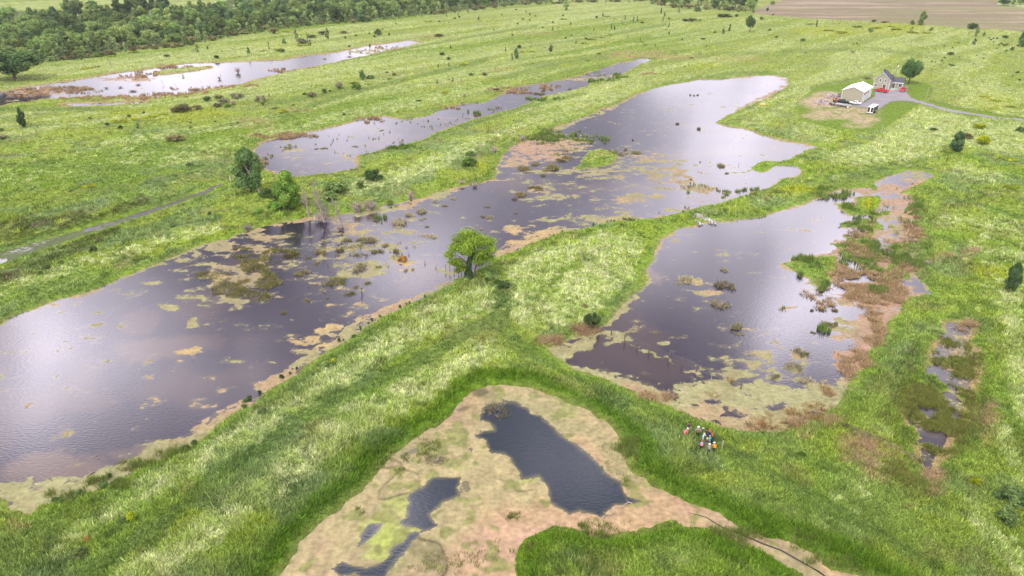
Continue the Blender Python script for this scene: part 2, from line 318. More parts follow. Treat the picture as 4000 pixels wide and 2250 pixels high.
    for pts, wd, a in [([(330,2260),(428,2192),(545,2095),(700,1997),(817,1880),(973,1795),(1128,1667),(1272,1570),(1466,1493),(1621,1415),(1738,1349),(1854,1287),(1940,1240)], 24, .9),
        ([(1100,455),(1300,385),(1500,330),(1750,270),(1900,235)], 9, .8), ([(1050,405),(1250,375),(1400,335)], 8, .7), ([(1900,320),(2100,260),(2400,215)], 10, .7), ([(2000,190),(2300,150),(2600,95)], 6, .7), ([(1200,260),(1500,205),(1800,150),(2100,100)], 5, .8), ([(0,430),(300,425),(560,430)], 8, .8), ([(0,640),(400,650),(900,690)], 16, .5), ([(1000,640),(820,600),(620,570),(560,520)], 6, .8), ([(3050,200),(3400,190),(3800,240)], 9, .5), ([(2550,250),(2800,210),(3000,205)], 8, .5), ([(2550,330),(2900,285),(3080,290)], 9, .6), ([(3520,700),(3700,780),(3620,900)], 16, .6), ([(3480,1300),(3380,1500),(3330,1600)], 26, .5), ([(640,530),(1000,470),(1150,430)], 5, .6), ([(1940,1240),(2000,1320),(2097,1372),(2175,1415),(2272,1466),(2388,1520),(2560,1600),(2700,1680),(2870,1780),(3100,1900),(3300,2010),(3500,2120),(3650,2240)], 26, .75),
        ([(1900,1100),(1985,1150),(1985,1230),(1940,1300),(2000,1330)], 10, .7), ([(1990,1180),(2150,1230),(2240,1250)], 9, .5), ([(2300,1010),(2200,1060),(2080,1170),(1990,1200)], 18, .5),
        ([(450,1890),(300,2000),(150,2120),(0,2250)], 70, .55), ([(1450,1900),(1300,2020),(1100,2180)], 30, .5), ([(3700,770),(3900,820),(4050,870)], 7, .9), ([(3600,640),(3350,690),(3150,760)], 26, .7),
        ([(2650,560),(2700,600)], 3, 0), ([(0,820),(300,760),(700,690),(950,650)], 32, .45), ([(1400,600),(1560,575),(2050,420),(2280,365)], 8, .8), ([(3640,395),(3750,425),(3990,465)], 6, .9),
        ([(3170,345),(3250,325),(3400,298)], 9, .8), ([(3250,330),(3330,325)], 10, .7), ([(2300,580),(2000,650)], 1, 0), ([(2000,1420),(2200,1530),(2500,1640)], 28, .4), ([(60,860),(300,800),(600,720)], 10, .3)]:
        if a: dark = np.maximum(dark, strk(ix, iy, pts, wd) * a)
    dark = np.minimum(dark, 1); pale = np.maximum(pale, .12) * (1 - .85 * dark)
    c = L3(c, np.array((.115,.185,.045)), np.minimum(dark, 1.2) * .72)
    # yellow-green flowering plants in the far meadow
    yg = sm(.64, .76, fbm(x, y, 16, 21, 3)) * sm(.45, .6, n3) * sm(700, 300, iy) * .5
    for cx, cy, rx, ry, a in [(3250,120,160,22,.6),(3500,110,150,25,.6),(3900,400,90,40,.5),(650,445,260,30,.5),(3400,795,48,26,1),(3870,1060,90,30,.5),(3150,740,130,14,.7),(1900,640,40,40,.5),(1700,770,110,10,.7),(1100,175,140,18,.45),(3500,1780,60,30,.2)]:
        yg = np.maximum(yg, ell(ix, iy, cx, cy, rx, ry) * a * (.5 + n3))
    c = L3(c, c_yg, np.clip(yg, 0, 1))
    br = np.zeros(len(x))
    for cx, cy, rx, ry, a in [(2500,215,150,18,.75),(2620,225,130,10,.6),(1060,510,70,12,.6),(1000,480,80,25,.5),(2900,230,120,14,.35),(1690,140,80,10,.5),(1950,270,60,12,.5),(3720,1000,90,22,.8),(3640,1010,60,20,.6),(2100,130,90,9,.4),(3300,860,50,14,.5),(3150,1640,110,40,.9),
        (3350,1730,90,45,.5),(3450,1850,120,40,.5),(3560,1930,60,60,.45),(3100,1700,80,25,.6),(70,2050,50,30,.7),(2480,1790,70,40,.8),(840,600,140,10,.35),(1180,430,90,12,.4),(3860,1690,40,60,.4),(3850,1620,30,60,.5),(3640,1880,16,70,1.0),(3830,1400,20,30,.6)]:
        br = np.maximum(br, ell(ix, iy, cx, cy, rx, ry) * a * sm(.35, .6, n3))
    c = L3(c, c_tan * .75 + c_brown * .25, np.clip(br, 0, 1)); pale = pale * (1 - br)
    # marshy ground
    ol = np.zeros(len(x))
    for pts, wd, a in [([(0,900),(200,880),(400,860),(560,810)], 38, .9), ([(0,1085),(180,1010),(330,950),(450,900)], 22, .85), ([(1700,765),(1900,700),(1960,600)], 12, .5)]:
        ol = np.maximum(ol, strk(ix, iy, pts, wd) * a)
    for mp in MARSH: ol = np.maximum(ol, poly_m(ix, iy, mp, 25) * .8)
    c = L3(c, c_olive, ol * sm(.25, .5, n3)); pale = pale * (1 - ol)
    c = L3(c, c_mud, ol * sm(.62, .7, fbm(x, y, 5, 77, 3)) * .7)
    m0 = poly_m(ix, iy, MARSH[0], 25); c = L3(c, c_tan, m0 * sm(.42, .58, fbm(x, y, 6, 78, 3)) * .95)
    tanr = np.zeros(len(x))
    for cx, cy, rx, ry, a in [(3420,1130,110,75,1),(3300,1060,60,50,.8),(3480,1050,100,40,.6),(2290,1300,60,22,.9),(2160,1345,60,12,1),(2210,1330,40,10,1)]:
        tanr = np.maximum(tanr, ell(ix, iy, cx, cy, rx, ry) * a)
    c = L3(c, c_tan, tanr * sm(.35, .5, n3 * .6 + n2 * .4)); pale *= (1 - tanr)
    # vegetation of the banks: lush and without pale heads close to the water
    isE = (pid == 5)
    rim = 1 - sm(np.where(isE, 2.2, .6), np.where(isE, 4.6, 3.6), d + (n2 - .5) * 4)
    pale = pale * (1 - rim)
    bt = L3(np.ones((len(x), 1)) * c_dark * 1.1, c_lush, sm(.3, .6, n2))
    bt = np.where(isE[:, None], np.array((.095,.19,.010)), bt)
    c = c * (1 - (rim * .82)[:, None]) + bt * (rim * .82)[:, None]
    # dry reed stubble right at the water's edge
    farp = np.isin(pid, (1, 2, 3)) | ((pid == 0) & (iy < 560)) | (pid == 6)
    eb = (1 - sm(.3, 1.5, d)) * np.where(farp, .9, .2) * sm(.3, .55, fbm(x, y, 12, 91, 2))
    eb = np.maximum(eb, (1 - sm(1.5, 4, d)) * np.isin(pid, (2, 3)) * .8)
    c = L3(c, c_tan, np.clip(eb, 0, 1) * (.6 + .5 * n4))
    # far meadows beyond the wood
    fw_ = poly_m(ix, iy, WOODP, 6); c = L3(c, np.array((.085,.12,.045)), fw_ * .85); pale = pale * (1 - fw_)
    # home place: mown lawn, bare earth, ploughed field
    lawn = poly_m(ix, iy, LAWN, 4)
    c = L3(c, np.array((.135,.20,.028)) * 1.0, lawn); pale = pale * (1 - lawn)
    dirt = np.zeros(len(x))
    for cx, cy, rx, ry, a in [(3215,400,95,26,1),(3300,440,130,26,.95),(3200,455,75,16,.7),(3380,468,60,20,.9),(3350,490,60,12,.6),(3230,372,60,16,.9),(3300,415,60,12,.9)]:
        dirt = np.maximum(dirt, ell(ix, iy, cx, cy, rx, ry) * a)
    dirt = dirt * sm(.3, .5, n3 * .5 + n2 * .5)
    c = L3(c, np.array((.40,.30,.21)), dirt * .9)
    fld = poly_m(ix, iy, FIELD, 3)
    fc = L3(np.ones((len(x), 1)) * np.array((.21,.165,.115)), np.array((.33,.26,.19)), sm(.42, .68, fbm(x / 6, y, 14, 61, 4)))
    fc = L3(fc, np.array((.20,.19,.095)), sm(.45, .7, fbm(x / 3, y, 40, 62, 3)) * .8)
    c = c * (1 - fld[:, None]) + fc * fld[:, None]; pale *= 1 - fld
    smooth = np.clip(lawn + dirt * .8 + fld, 0, 1)
    return c, np.clip(pale, 0, 1), smooth, n3, n4, dark, rim
def cover_mix(x, y, c, pale, n3, n4):
    p = sm(.10, -.10, n4 * .5 + n3 * .5 - (.22 + .46 * pale))     # pale seed heads stand in small clumps
    pc = L3(np.ones((len(x), 1)) * c_pale, c_pale2, sm(.3, .6, fbm(x, y, 1.7, 41, 2)))
    far = sm(140, 400, y)
    return L3(c, pc, p * sm(0, .3, pale) * .85 * (1 - .66 * far) + far * .27 * pale)

# ------------------------------------------------------------------ the ground as one sheet
px = np.concatenate([np.linspace(-3500, -60, 80)[:-1], np.arange(-60, 4060, 4.6), np.linspace(4064, 7500, 80)])
py = np.concatenate([np.array([-207, -203, -197, -188, -176, -162]), np.arange(-146, -20, 6.0), np.arange(-20, 700, 2.9), np.arange(700, 2270, 4.4), np.linspace(2276, 3400, 60)])
PXg, PYg = np.meshgrid(px, py); gx, gy = G(PXg.ravel(), PYg.ravel(), 0)
nc, nr = len(px), len(py)
gd, gid = pond_d(gx, gy); gz = land_z(gx, gy, gd)
big = np.hypot(gx, gy); gz = gz * (1 - sm(1500, 3000, big)) + .8 * sm(1500, 3000, big)
ix, iy = PIX(gx, gy, np.maximum(gz, 0))
c, pale, smo, n3, n4, dk, rim = cover(gx, gy, ix, iy, gd, gid)
colr = cover_mix(gx, gy, c, pale, n3, n4)
ii = np.arange(nr * nc).reshape(nr, nc)
Fq = np.stack([ii[1:, :-1], ii[1:, 1:], ii[:-1, 1:], ii[:-1, :-1]], -1).reshape(-1, 4)
gm = bpy.data.materials.new('ground_cover'); gm.use_nodes = True; n = gm.node_tree.nodes; l = gm.node_tree.links
b = n['Principled BSDF']; b.inputs['Roughness'].default_value = 1; b.inputs['Specular IOR Level'].default_value = 0.05
a = n.new('ShaderNodeAttribute'); a.attribute_name = 'tint'
g = n.new('ShaderNodeNewGeometry'); t = n.new('ShaderNodeTexNoise'); t.inputs['Scale'].default_value = .9; t.inputs['Detail'].default_value = 6
l.new(g.outputs['Position'], t.inputs['Vector'])
r = n.new('ShaderNodeMapRange'); l.new(t.outputs['Fac'], r.inputs[0]); r.inputs[1].default_value = .3; r.inputs[2].default_value = .7; r.inputs[3].default_value = .62; r.inputs[4].default_value = 1.3
x_ = n.new('ShaderNodeVectorMath'); x_.operation = 'SCALE'; l.new(a.outputs['Color'], x_.inputs[0]); l.new(r.outputs[0], x_.inputs['Scale']); l.new(x_.outputs[0], b.inputs['Base Color'])
t2 = n.new('ShaderNodeTexNoise'); t2.inputs['Scale'].default_value = .55; t2.inputs['Detail'].default_value = 5; l.new(g.outputs['Position'], t2.inputs['Vector'])
bp = n.new('ShaderNodeBump'); bp.inputs['Strength'].default_value = .8; bp.inputs['Distance'].default_value = 1.0; l.new(t2.outputs['Fac'], bp.inputs['Height']); l.new(bp.outputs[0], b.inputs['Normal'])
gc = colr * (.78 + .22 * smo[:, None])
mesh_np('ground', np.stack([gx, gy, gz], 1), Fq, gm, attrs={'tint': ('FLOAT_COLOR', np.c_[gc, np.ones(len(gc))])}, smooth=True)['kind'] = 'structure'

# ------------------------------------------------------------------ water, with the duckweed and algae that float on it
OPEN = [[(1893,1586),(1932,1570),(1970,1566),(2000,1572),(2058,1590),(2078,1617),(2116,1629),(2144,1660),(2183,1690),(2233,1729),(2288,1764),(2331,1814),(2358,1849),(2428,1884),(2455,1935),
  (2506,1951),(2467,1966),(2397,1978),(2350,2025),(2319,2005),(2272,1993),(2233,2009),(2195,1990),(2152,1962),(2144,1900),(2128,1877),(2105,1857),(2047,1865),(2023,1842),(2000,1807),(1973,1775),
  (1915,1764),(1895,1725),(1856,1705),(1876,1690),(1934,1686),(1912,1650),(1880,1640)],
 [(1697,1865),(1798,1869),(1798,1896),(1786,1908),(1794,1927),(1759,1951),(1720,1974),(1677,2005),(1693,2036),(1712,2048),(1662,2075),(1619,2060),(1561,2036),(1584,2009),(1603,1966),(1599,1927),(1662,1904),(1681,1881)],
 [(1662,2070),(1619,2106),(1590,2150),(1545,2184),(1520,2215),(1500,2260),(1409,2260),(1389,2240),(1331,2243),(1296,2219),(1331,2192),(1389,2212),(1430,2222),(1467,2208),(1525,2169),(1533,2140),(1576,2115),(1596,2083)],
 [(1420,2075),(1440,2048),(1494,2050),(1467,2075),(1440,2106),(1389,2134),(1401,2114)]]
k_pch, k_grn, k_yel, k_pnk, k_tan = np.array((.42,.30,.165)), np.array((.33,.30,.14)), np.array((.33,.35,.10)), np.array((.42,.265,.185)), np.array((.24,.20,.11))
def float_cover(x, y, ix, iy, d, pid):
    n1 = fbm(x, y, 14, 101, 4); n2 = fbm(x, y, 4, 102, 4); n3 = fbm(x / 1.6, y, 1.5, 103, 3); nx = fbm(x / 2.6, y, 3, 104, 4)
    dd = -d; a = np.zeros(len(x)); ix0, iy0 = ix, iy
    x2 = x + (fbm(x, y, 12, 171, 3) - .5) * 5 + (fbm(x, y, 2.5, 172, 3) - .5) * 3.5; y2 = y + (fbm(x, y, 12, 173, 3) - .5) * 6 + (fbm(x, y, 2.5, 174, 3) - .5) * 4
    ix, iy = PIX(x2, y2, 0 * x)
    # shore band of duckweed, wider in some reaches
    wd = np.where(pid == 0, .45, np.where(pid == 4, .8, .4))
    wd = wd + strk(ix, iy, [(830,1683),(584,1795),(389,1880),(200,1930),(0,1940)], 60) * 3.2 + strk(ix, iy, [(1700,1140),(1400,1290),(1147,1455),(900,1620)], 60) * 1.6
    wd = wd + strk(ix, iy, [(2000,985),(2194,907),(2322,884)], 50) * 5.0 + strk(ix, iy, [(893,935),(600,1040),(300,1150)], 40) * .8 + strk(ix, iy, [(1000,893),(1155,861),(1210,846)], 30) * 1.6
    wd = wd + strk(ix, iy, [(3082,330),(3039,295),(2900,300),(3070,345),(2850,446),(3000,534),(3150,562)], 12) * 2.5 + strk(ix, iy, [(2097,540),(2400,415)], 14) * 3
    a = np.maximum(a, sm(1.35, .65, dd / np.maximum(wd * (.5 + n1), .1)) * .78)
    for pts, w_, s in [([(2560,1575),(2740,1635),(2900,1668),(3100,1645),(3220,1590)], 28, 1.05), ([(0,1915),(100,1935),(200,1920),(330,1895),(450,1850),(584,1785),(720,1725),(820,1668)], 24, 1.12), ([(1000,1555),(1150,1440),(1300,1350),(1420,1270),(1600,1175),(1720,1120)], 9, .95), ([(2150,1365),(2250,1430),(2349,1462),(2446,1505),(2563,1550),(2660,1590),(2800,1620)], 42, 1.05), ([(2150,1370),(2230,1350),(2300,1310)], 26, 1.05), ([(2300,1310),(2380,1255),(2450,1180),(2520,1110)], 16, .9),
        ([(3480,1220),(3440,1310),(3370,1390),(3340,1450),(3290,1510),(3240,1570)], 38, 1.0), ([(3300,1180),(3400,1190),(3470,1210)], 22, .75), ([(2390,1320),(2530,1380),(2720,1460)], 6, .72),
        ([(2290,905),(2420,878),(2550,862)], 12, .75), ([(1960,1000),(2080,950),(2200,905)], 14, .9), ([(1390,835),(1560,810),(1620,780),(1700,762)], 10, .9), ([(1310,870),(1380,905),(1450,930),(1560,985)], 12, .75), ([(1700,765),(1780,742)], 8, .9),
        ([(1050,980),(1250,955),(1420,960),(1600,1040)], 13, .62), ([(2600,820),(2740,812)], 5, .6)]:
        a = np.maximum(a, strk(ix, iy, pts, w_) * s)
    for cx, cy, rx, ry, s in [(3180,1580,120,60,1.1), (3430,1150,120,70,1.05), (3480,1060,90,50,.9), (3330,1420,60,60,1.05), (3400,1310,60,60,.95), (1303,1299,48,17,1),(1194,1341,120,28,.6),(1170,1390,60,18,.62),(1420,1270,45,18,.8),(1400,1195,25,10,.7),(668,1202,45,14,.85),(749,1260,34,22,.95),(718,1392,60,20,.62),(776,1147,60,16,.7),(877,1175,80,16,.8),(960,1205,25,6,.6),
        (1000,1060,110,70,.64),(880,1110,120,50,.66),(800,1060,110,50,.64),(1050,950,110,50,.62),(900,965,90,22,.8),(760,1150,80,25,.68),(930,1170,90,25,.7),(1300,960,130,40,.6),(1230,1080,40,20,.6),(1320,1080,40,30,.7),(1410,1040,80,20,.7),
        (2080,585,130,50,.74),(2020,640,60,30,.7),(2200,560,110,40,.66),(2060,570,60,45,.9),(2200,670,120,12,.75),(2500,650,220,60,.60),(2400,690,160,22,.62),(2650,700,50,60,.62),(2480,780,110,22,.72),(2540,760,80,20,.68),(2100,745,60,25,.7),(2735,735,70,18,.74),(2860,655,120,20,.55),
        (2300,860,180,20,.62),(2030,900,80,30,.6),(2150,860,60,16,.6),(2440,1330,60,20,.72),(2560,1270,50,16,.72),(2590,1350,40,14,.72),(2430,1290,60,14,.5),(2920,1440,90,40,.66),(2970,1510,60,15,.6),
        (2780,1540,130,40,.95),(2960,1560,170,60,.92),(3130,1560,150,45,.95),(2880,1640,160,40,.85),(3050,1650,120,35,.8),(2700,1500,50,20,.6),(2690,1095,35,12,.8),(3100,1205,60,12,.62),(3130,1430,45,30,.7),(3120,1380,30,18,.65),(3020,1465,45,12,.75),(3140,1490,45,18,.7),
        (3300,1300,50,50,.55),(3180,1030,90,22,.66),(3350,960,90,40,.7),(3380,740,120,20,.8),(3560,700,80,34,.66),(3510,800,90,60,.74),(3480,900,90,60,.74),(3470,740,90,20,.7),(2610,910,40,8,.8),(2650,955,40,7,.7),(2750,1130,60,20,.5),
        (1900,640,80,60,.5),(1390,615,45,18,.62),(1150,585,70,12,.4),(2310,300,120,20,.55),(500,310,110,14,.7),(1450,200,150,14,.55),(150,360,120,14,.75),(100,320,60,12,.5),(1610,1060,50,20,.55),(1780,1065,60,22,.62)]:
        a = np.maximum(a, ell(ix, iy, cx, cy, rx, ry) * s)
    flk = np.maximum(ell(ix, iy, 1000, 1050, 420, 220), np.maximum(ell(ix, iy, 1400, 980, 300, 180), np.maximum(ell(ix, iy, 2350, 720, 420, 150), ell(ix, iy, 3000, 1420, 260, 160))))
    a = np.maximum(a, flk * .30) * (1 - .85 * ell(ix, iy, 1235, 905, 120, 42)) * (1 - .5 * ell(ix, iy, 1150, 1130, 260, 50)); e = (pid == 5)
    op = np.zeros(len(x))
    for p in OPEN: op = np.maximum(op, sm(-20, 15, sdf(ix0 + (n2 - .5) * 34 + (n3 - .5) * 20, iy0 + (fbm(x, y, 3, 133, 3) - .5) * 26, p, 60)))
    ae = (1 - op) * 1.02; ae = np.maximum(ae, 0)
    ae = ae - ell(ix, iy, 1560, 1770, 120, 18) * .2 - ell(ix, iy, 1830, 1720, 22, 40) * sm(.45, .6, n3) * .7 - ell(ix, iy, 1800, 1900, 50, 40) * sm(.52, .6, n3) * .6
    ae = ae - strk(ix, iy, [(1520,1790),(1560,1765),(1600,1755)], 8) * .8
    dkt = ell(ix, iy, 1950, 1600, 60, 26) * .5; ae = np.maximum(ae, dkt * sm(.5, .6, n3))
    a = np.where(e, np.where(ae > .5, .5 + (ae - .5) * 1.1, ae * .8), a + ((n2 - .5) * 1.0 + (nx - .5) * 1.0 + (n3 - .5) * 2.0) * np.where(a > .86, .4, 1) - sm(.7, 0, a) * .15 - .06)
    a = np.where(pid == 7, .52 + (nx - .5) * 1.3 + strk(ix, iy, [(0,1020),(150,975),(300,925),(450,880)], 8) * .3, a)
    a = np.where(pid == 6, .30 + (n2 - .5) * 1.0, a)
    # kinds of cover by reach
    c = L3(np.ones((len(x), 1)) * k_grn, k_pch, sm(.50, .66, n1))
    pch = np.zeros(len(x))
    for cx, cy, rx, ry in [(2100,930,160,40),(2400,860,60,10),(1303,1299,50,18),(1200,1350,120,40),(700,1390,80,30),(1590,1040,60,20)]: pch = np.maximum(pch, ell(ix, iy, cx, cy, rx, ry))
    c = L3(c, np.array((.47,.34,.16)), pch)
    grn = np.zeros(len(x))
    for cx, cy, rx, ry in [(3050,1570,240,60),(2350,1430,200,80),(1480,850,150,40),(300,1900,400,80),(2700,1540,120,40)]: grn = np.maximum(grn, ell(ix, iy, cx, cy, rx, ry))
    c = L3(c, np.array((.36,.345,.165)), grn * .85)
    pk = np.zeros(len(x))
    for cx, cy, rx, ry in [(3430,1150,140,80),(3340,1420,90,110),(2080,590,150,60),(500,310,200,20),(200,360,200,20),(3400,1000,250,120),(3430,1300,60,150),(3070,320,100,60),(3450,760,200,70)]: pk = np.maximum(pk, ell(ix, iy, cx, cy, rx, ry))  # last ellipse: pink mud speckle that also paints in the bright water reflection
    c = L3(c, k_pnk, pk * .8)
    wdc = np.zeros(len(x))
    for cx, cy, rx, ry in [(950,1060,220,130),(1250,970,300,60),(2500,700,300,100)]: wdc = np.maximum(wdc, ell(ix, iy, cx, cy, rx, ry))
    c = L3(c, k_tan * 1.25, wdc * sm(.4, .6, n2) * .8)
    ce = L3(np.ones((len(x), 1)) * np.array((.40,.275,.15)), np.array((.35,.29,.145)), sm(.42, .6, n1))
    ce = L3(ce, k_pnk, sm(.54, .68, fbm(x, y, 16, 141, 4)) * .55)
    ce = L3(ce, k_grn * .62, sm(.55, .68, fbm(x, y, 13, 142, 4)) * .4)
    yy = np.zeros(len(x))
    for cx, cy, rx, ry, s in [(1480,2120,110,80,1.3),(1540,2090,80,40,1),(1450,2190,70,40,1),(1540,1985,50,34,.9),(2075,1870,45,18,.8),(1760,1830,60,14,.5)]: yy = np.maximum(yy, ell(ix, iy, cx, cy, rx, ry) * s)
    ce = L3(ce, k_yel, yy * sm(.25, .5, n2 + .15))
    ce = L3(ce, k_grn * .85, poly_m(ix, iy, [(1850,1500),(2200,1560),(2440,1750),(2600,1930),(2450,1900),(2250,1700),(2100,1600),(1950,1540)], 30) * .75)
    br2 = ell(ix, iy, 1630, 2170, 110, 60) + ell(ix, iy, 1700, 1800, 120, 40) * .6 + ell(ix, iy, 1500, 1960, 80, 40) * .4
    ce = L3(ce, np.array((.17,.15,.07)), np.clip(br2, 0, 1) * sm(.42, .6, n2) * .8)
    rg = (1 - sm(0, .012, np.abs(fbm(x, y, 16, 181, 4) - .5))) * sm(.5, .6, fbm(x, y, 10, 182, 2)) * .55; ce = ce * (1 - rg)[:, None]
    ce = L3(ce, np.array((.20,.21,.06)), sm(.60, .68, fbm(x, y, 2.4, 183, 3)) * sm(.48, .58, fbm(x, y, 20, 184, 2)) * .8)
    c = np.where(e[:, None], ce, c); c = np.where((pid == 7)[:, None], np.array((.105,.13,.04)), c)
    c = c * (.60 + .56 * fbm(x, y, .9, 151, 3)[:, None]) * np.where(e, 1.0, .84)[:, None]
    # suspended silt and weed below the surface
    silt = sm(.5, .75, fbm(x, y, 18, 161, 3)) * .35
    for cx, cy, rx, ry, s in [(180,1850,220,70,.9),(520,1790,160,30,.6),(650,1360,180,50,.6),(350,1560,120,40,.3),(2500,1090,80,40,.8),(560,1250,80,50,.4)]: silt = np.maximum(silt, ell(ix, iy, cx, cy, rx, ry) * s)
    murk = L3(np.ones((len(x), 1)) * np.array((.026,.021,.034)), np.array((.105,.068,.052)), np.where(e, 0, silt))
    murk = np.where(e[:, None], np.array((.012,.020,.030)), murk); murk = L3(murk, np.array((.13,.115,.06)), np.where(e, np.clip((1 - op) * 1.6, 0, 1), sm(.1, .5, a) * .4))
    return a, c, murk
wm = bpy.data.materials.new('pond_water'); wm.use_nodes = True; n = wm.node_tree.nodes; l = wm.node_tree.links; n.clear()
o_ = n.new('ShaderNodeOutputMaterial'); df = n.new('ShaderNodeBsdfDiffuse'); gl = n.new('ShaderNodeBsdfGlossy'); gl.inputs['Roughness'].default_value = .09; gl.inputs['Color'].default_value = (.97, .94, .99, 1)
fr = n.new('ShaderNodeFresnel'); fr.inputs['IOR'].default_value = 1.5; m1 = n.new('ShaderNodeMixShader'); m2 = n.new('ShaderNodeMixShader')
g = n.new('ShaderNodeNewGeometry')
sc_ = n.new('ShaderNodeVectorMath'); sc_.operation = 'MULTIPLY'; sc_.inputs[1].default_value = (1, 2.2, 1); l.new(g.outputs['Position'], sc_.inputs[0])
rp = n.new('ShaderNodeTexNoise'); rp.inputs['Scale'].default_value = 1.6; rp.inputs['Detail'].default_value = 3; l.new(sc_.outputs[0], rp.inputs['Vector'])
wb = n.new('ShaderNodeBump'); wb.inputs['Strength'].default_value = .10; wb.inputs['Distance'].default_value = .12; l.new(rp.outputs['Fac'], wb.inputs['Height'])
for q in (gl, fr): l.new(wb.outputs[0], q.inputs['Normal'])
asl = n.new('ShaderNodeAttribute'); asl.attribute_name = 'silt'
l.new(asl.outputs['Color'], df.inputs[0])
l.new(fr.outputs[0], m1.inputs[0]); l.new(df.outputs[0], m1.inputs[1]); l.new(gl.outputs[0], m1.inputs[2])
al = n.new('ShaderNodeAttribute'); al.attribute_name = 'floating'; ct = n.new('ShaderNodeAttribute'); ct.attribute_name = 'tint'
fn = n.new('ShaderNodeTexNoise'); fn.inputs['Scale'].default_value = .9; fn.inputs['Detail'].default_value = 8; fn.inputs['Roughness'].default_value = .72; l.new(g.outputs['Position'], fn.inputs['Vector'])
q1 = n.new('ShaderNodeMath'); q1.operation = 'MULTIPLY_ADD'; l.new(fn.outputs['Fac'], q1.inputs[0]); q1.inputs[1].default_value = 2.4; l.new(al.outputs['Fac'], q1.inputs[2])
q2 = n.new('ShaderNodeMapRange'); l.new(q1.outputs[0], q2.inputs[0]); q2.inputs[1].default_value = 1.66; q2.inputs[2].default_value = 1.76
fm = n.new('ShaderNodeBsdfPrincipled'); fm.inputs['Roughness'].default_value = .75; fm.inputs['Specular IOR Level'].default_value = .3
fr2 = n.new('ShaderNodeTexNoise'); fr2.inputs['Scale'].default_value = 1.6; fr2.inputs['Detail'].default_value = 5; l.new(g.outputs['Position'], fr2.inputs['Vector'])
fr3 = n.new('ShaderNodeMapRange'); l.new(fr2.outputs['Fac'], fr3.inputs[0]); fr3.inputs[1].default_value = .3; fr3.inputs[2].default_value = .7; fr3.inputs[3].default_value = .74; fr3.inputs[4].default_value = 1.2
fr4 = n.new('ShaderNodeVectorMath'); fr4.operation = 'SCALE'; l.new(ct.outputs['Color'], fr4.inputs[0]); l.new(fr3.outputs[0], fr4.inputs['Scale']); l.new(fr4.outputs[0], fm.inputs['Base Color'])
l.new(q2.outputs[0], m2.inputs[0]); l.new(m1.outputs[0], m2.inputs[1]); l.new(fm.outputs[0], m2.inputs[2]); l.new(m2.outputs[0], o_.inputs[0])
wix, wiy = PIX(gx, gy, 0 * gx)
NAMES = ['pond_water'] * 7 + ['stream_water']
fd = gd.reshape(nr, nc); fmin = np.minimum.reduce([fd[1:, :-1], fd[1:, 1:], fd[:-1, 1:], fd[:-1, :-1]]).ravel()
fid = gid.reshape(nr, nc)[1:, :-1].ravel()
for k, nm in enumerate(NAMES):
    sel = (fmin < 1.2) & (fid == k); Fk = Fq[sel]
    us, inv = np.unique(Fk, return_inverse=True)
    if not len(us): continue
    fa, fcol, si = float_cover(gx[us], gy[us], wix[us], wiy[us], gd[us], np.full(len(us), k))
    mesh_np(nm, np.stack([gx[us], gy[us], 0 * us], 1), inv.reshape(-1, 4), wm,
            attrs={'tint': ('FLOAT_COLOR', np.c_[fcol, np.ones(len(us))]), 'floating': ('FLOAT', fa), 'silt': ('FLOAT_COLOR', np.c_[si, np.ones(len(us))])})['kind'] = 'structure'

# ------------------------------------------------------------------ grass, reeds and ground cover: blades with the colour of the cover they grow in
def blades(name, x, y, z, h, spread, col, nb, lean=.35, wid=.1, seed=1, m='grass', kind='stuff', cv=.28):
    r = np.random.default_rng(seed); n_ = len(x); M = n_ * nb
    X = np.repeat(x, nb); Y = np.repeat(y, nb); Z = np.repeat(z, nb); H = np.repeat(h, nb) * r.uniform(.55, 1.15, M); S = np.repeat(spread, nb)
    a_ = r.uniform(0, 6.283, M); q = np.sqrt(r.uniform(0, 1, M)) * S
    bx = X + np.cos(a_) * q; by = Y + np.sin(a_) * q
    f = r.uniform(0, 6.283, M); wv = np.repeat(wid, nb) if np.ndim(wid) else np.full(M, wid)
    wv = wv * r.uniform(.6, 1.3, M)
    la = a_ + r.normal(0, .8, M); ln = H * lean * r.uniform(.2, 1.5, M)
    V = np.empty((M, 3, 3), np.float32)
    V[:, 0] = np.stack([bx - np.cos(f) * wv, by - np.sin(f) * wv, Z - .05], 1)
    V[:, 1] = np.stack([bx + np.cos(f) * wv, by + np.sin(f) * wv, Z - .05], 1)
    V[:, 2] = np.stack([bx + np.cos(la) * ln, by + np.sin(la) * ln, Z + H], 1)
    C = np.repeat(col, nb, 0) * r.uniform(1 - cv, 1 + cv * 1.15, (M, 1)) * np.repeat(r.uniform(1 - cv, 1 + cv, (n_, 1)), nb, 0); C = np.repeat(C, 3, 0)
    o = mesh_np(name, V.reshape(-1, 3), np.arange(M * 3).reshape(-1, 3), MATS[m], attrs={'tint': ('FLOAT_COLOR', np.c_[C, np.ones(len(C))])})
    o['kind'] = kind; return o
leafmat('grass', None, .25)
NT = 330000
tx = rng.uniform(-350, 4350, NT); ty = rng.uniform(70, 2450, NT)
wx, wy = G(tx, ty, .6)
d_, id_ = pond_d(wx, wy); k = d_ > .1
wx, wy, d_, id_ = wx[k], wy[k], d_[k], id_[k]
wz = land_z(wx, wy, d_); ix, iy = PIX(wx, wy, wz)
c, pale, smo, n3, n4, dk, rim = cover(wx, wy, ix, iy, d_, id_)
k = (smo < .5) & (sdf(wx, wy, DW) < -.3)
wx, wy, wz, ix, iy, d_, id_, c, pale, n3, n4, dk, rim = [q[k] for q in (wx, wy, wz, ix, iy, d_, id_, c, pale, n3, n4, dk, rim)]
cc_ = cover_mix(wx, wy, c, pale, rng.permutation(n3) * .35 + n3 * .65, n4 * .6 + .4 * rng.uniform(0, 1, len(n4)))
cc_ = cc_ * 1.25
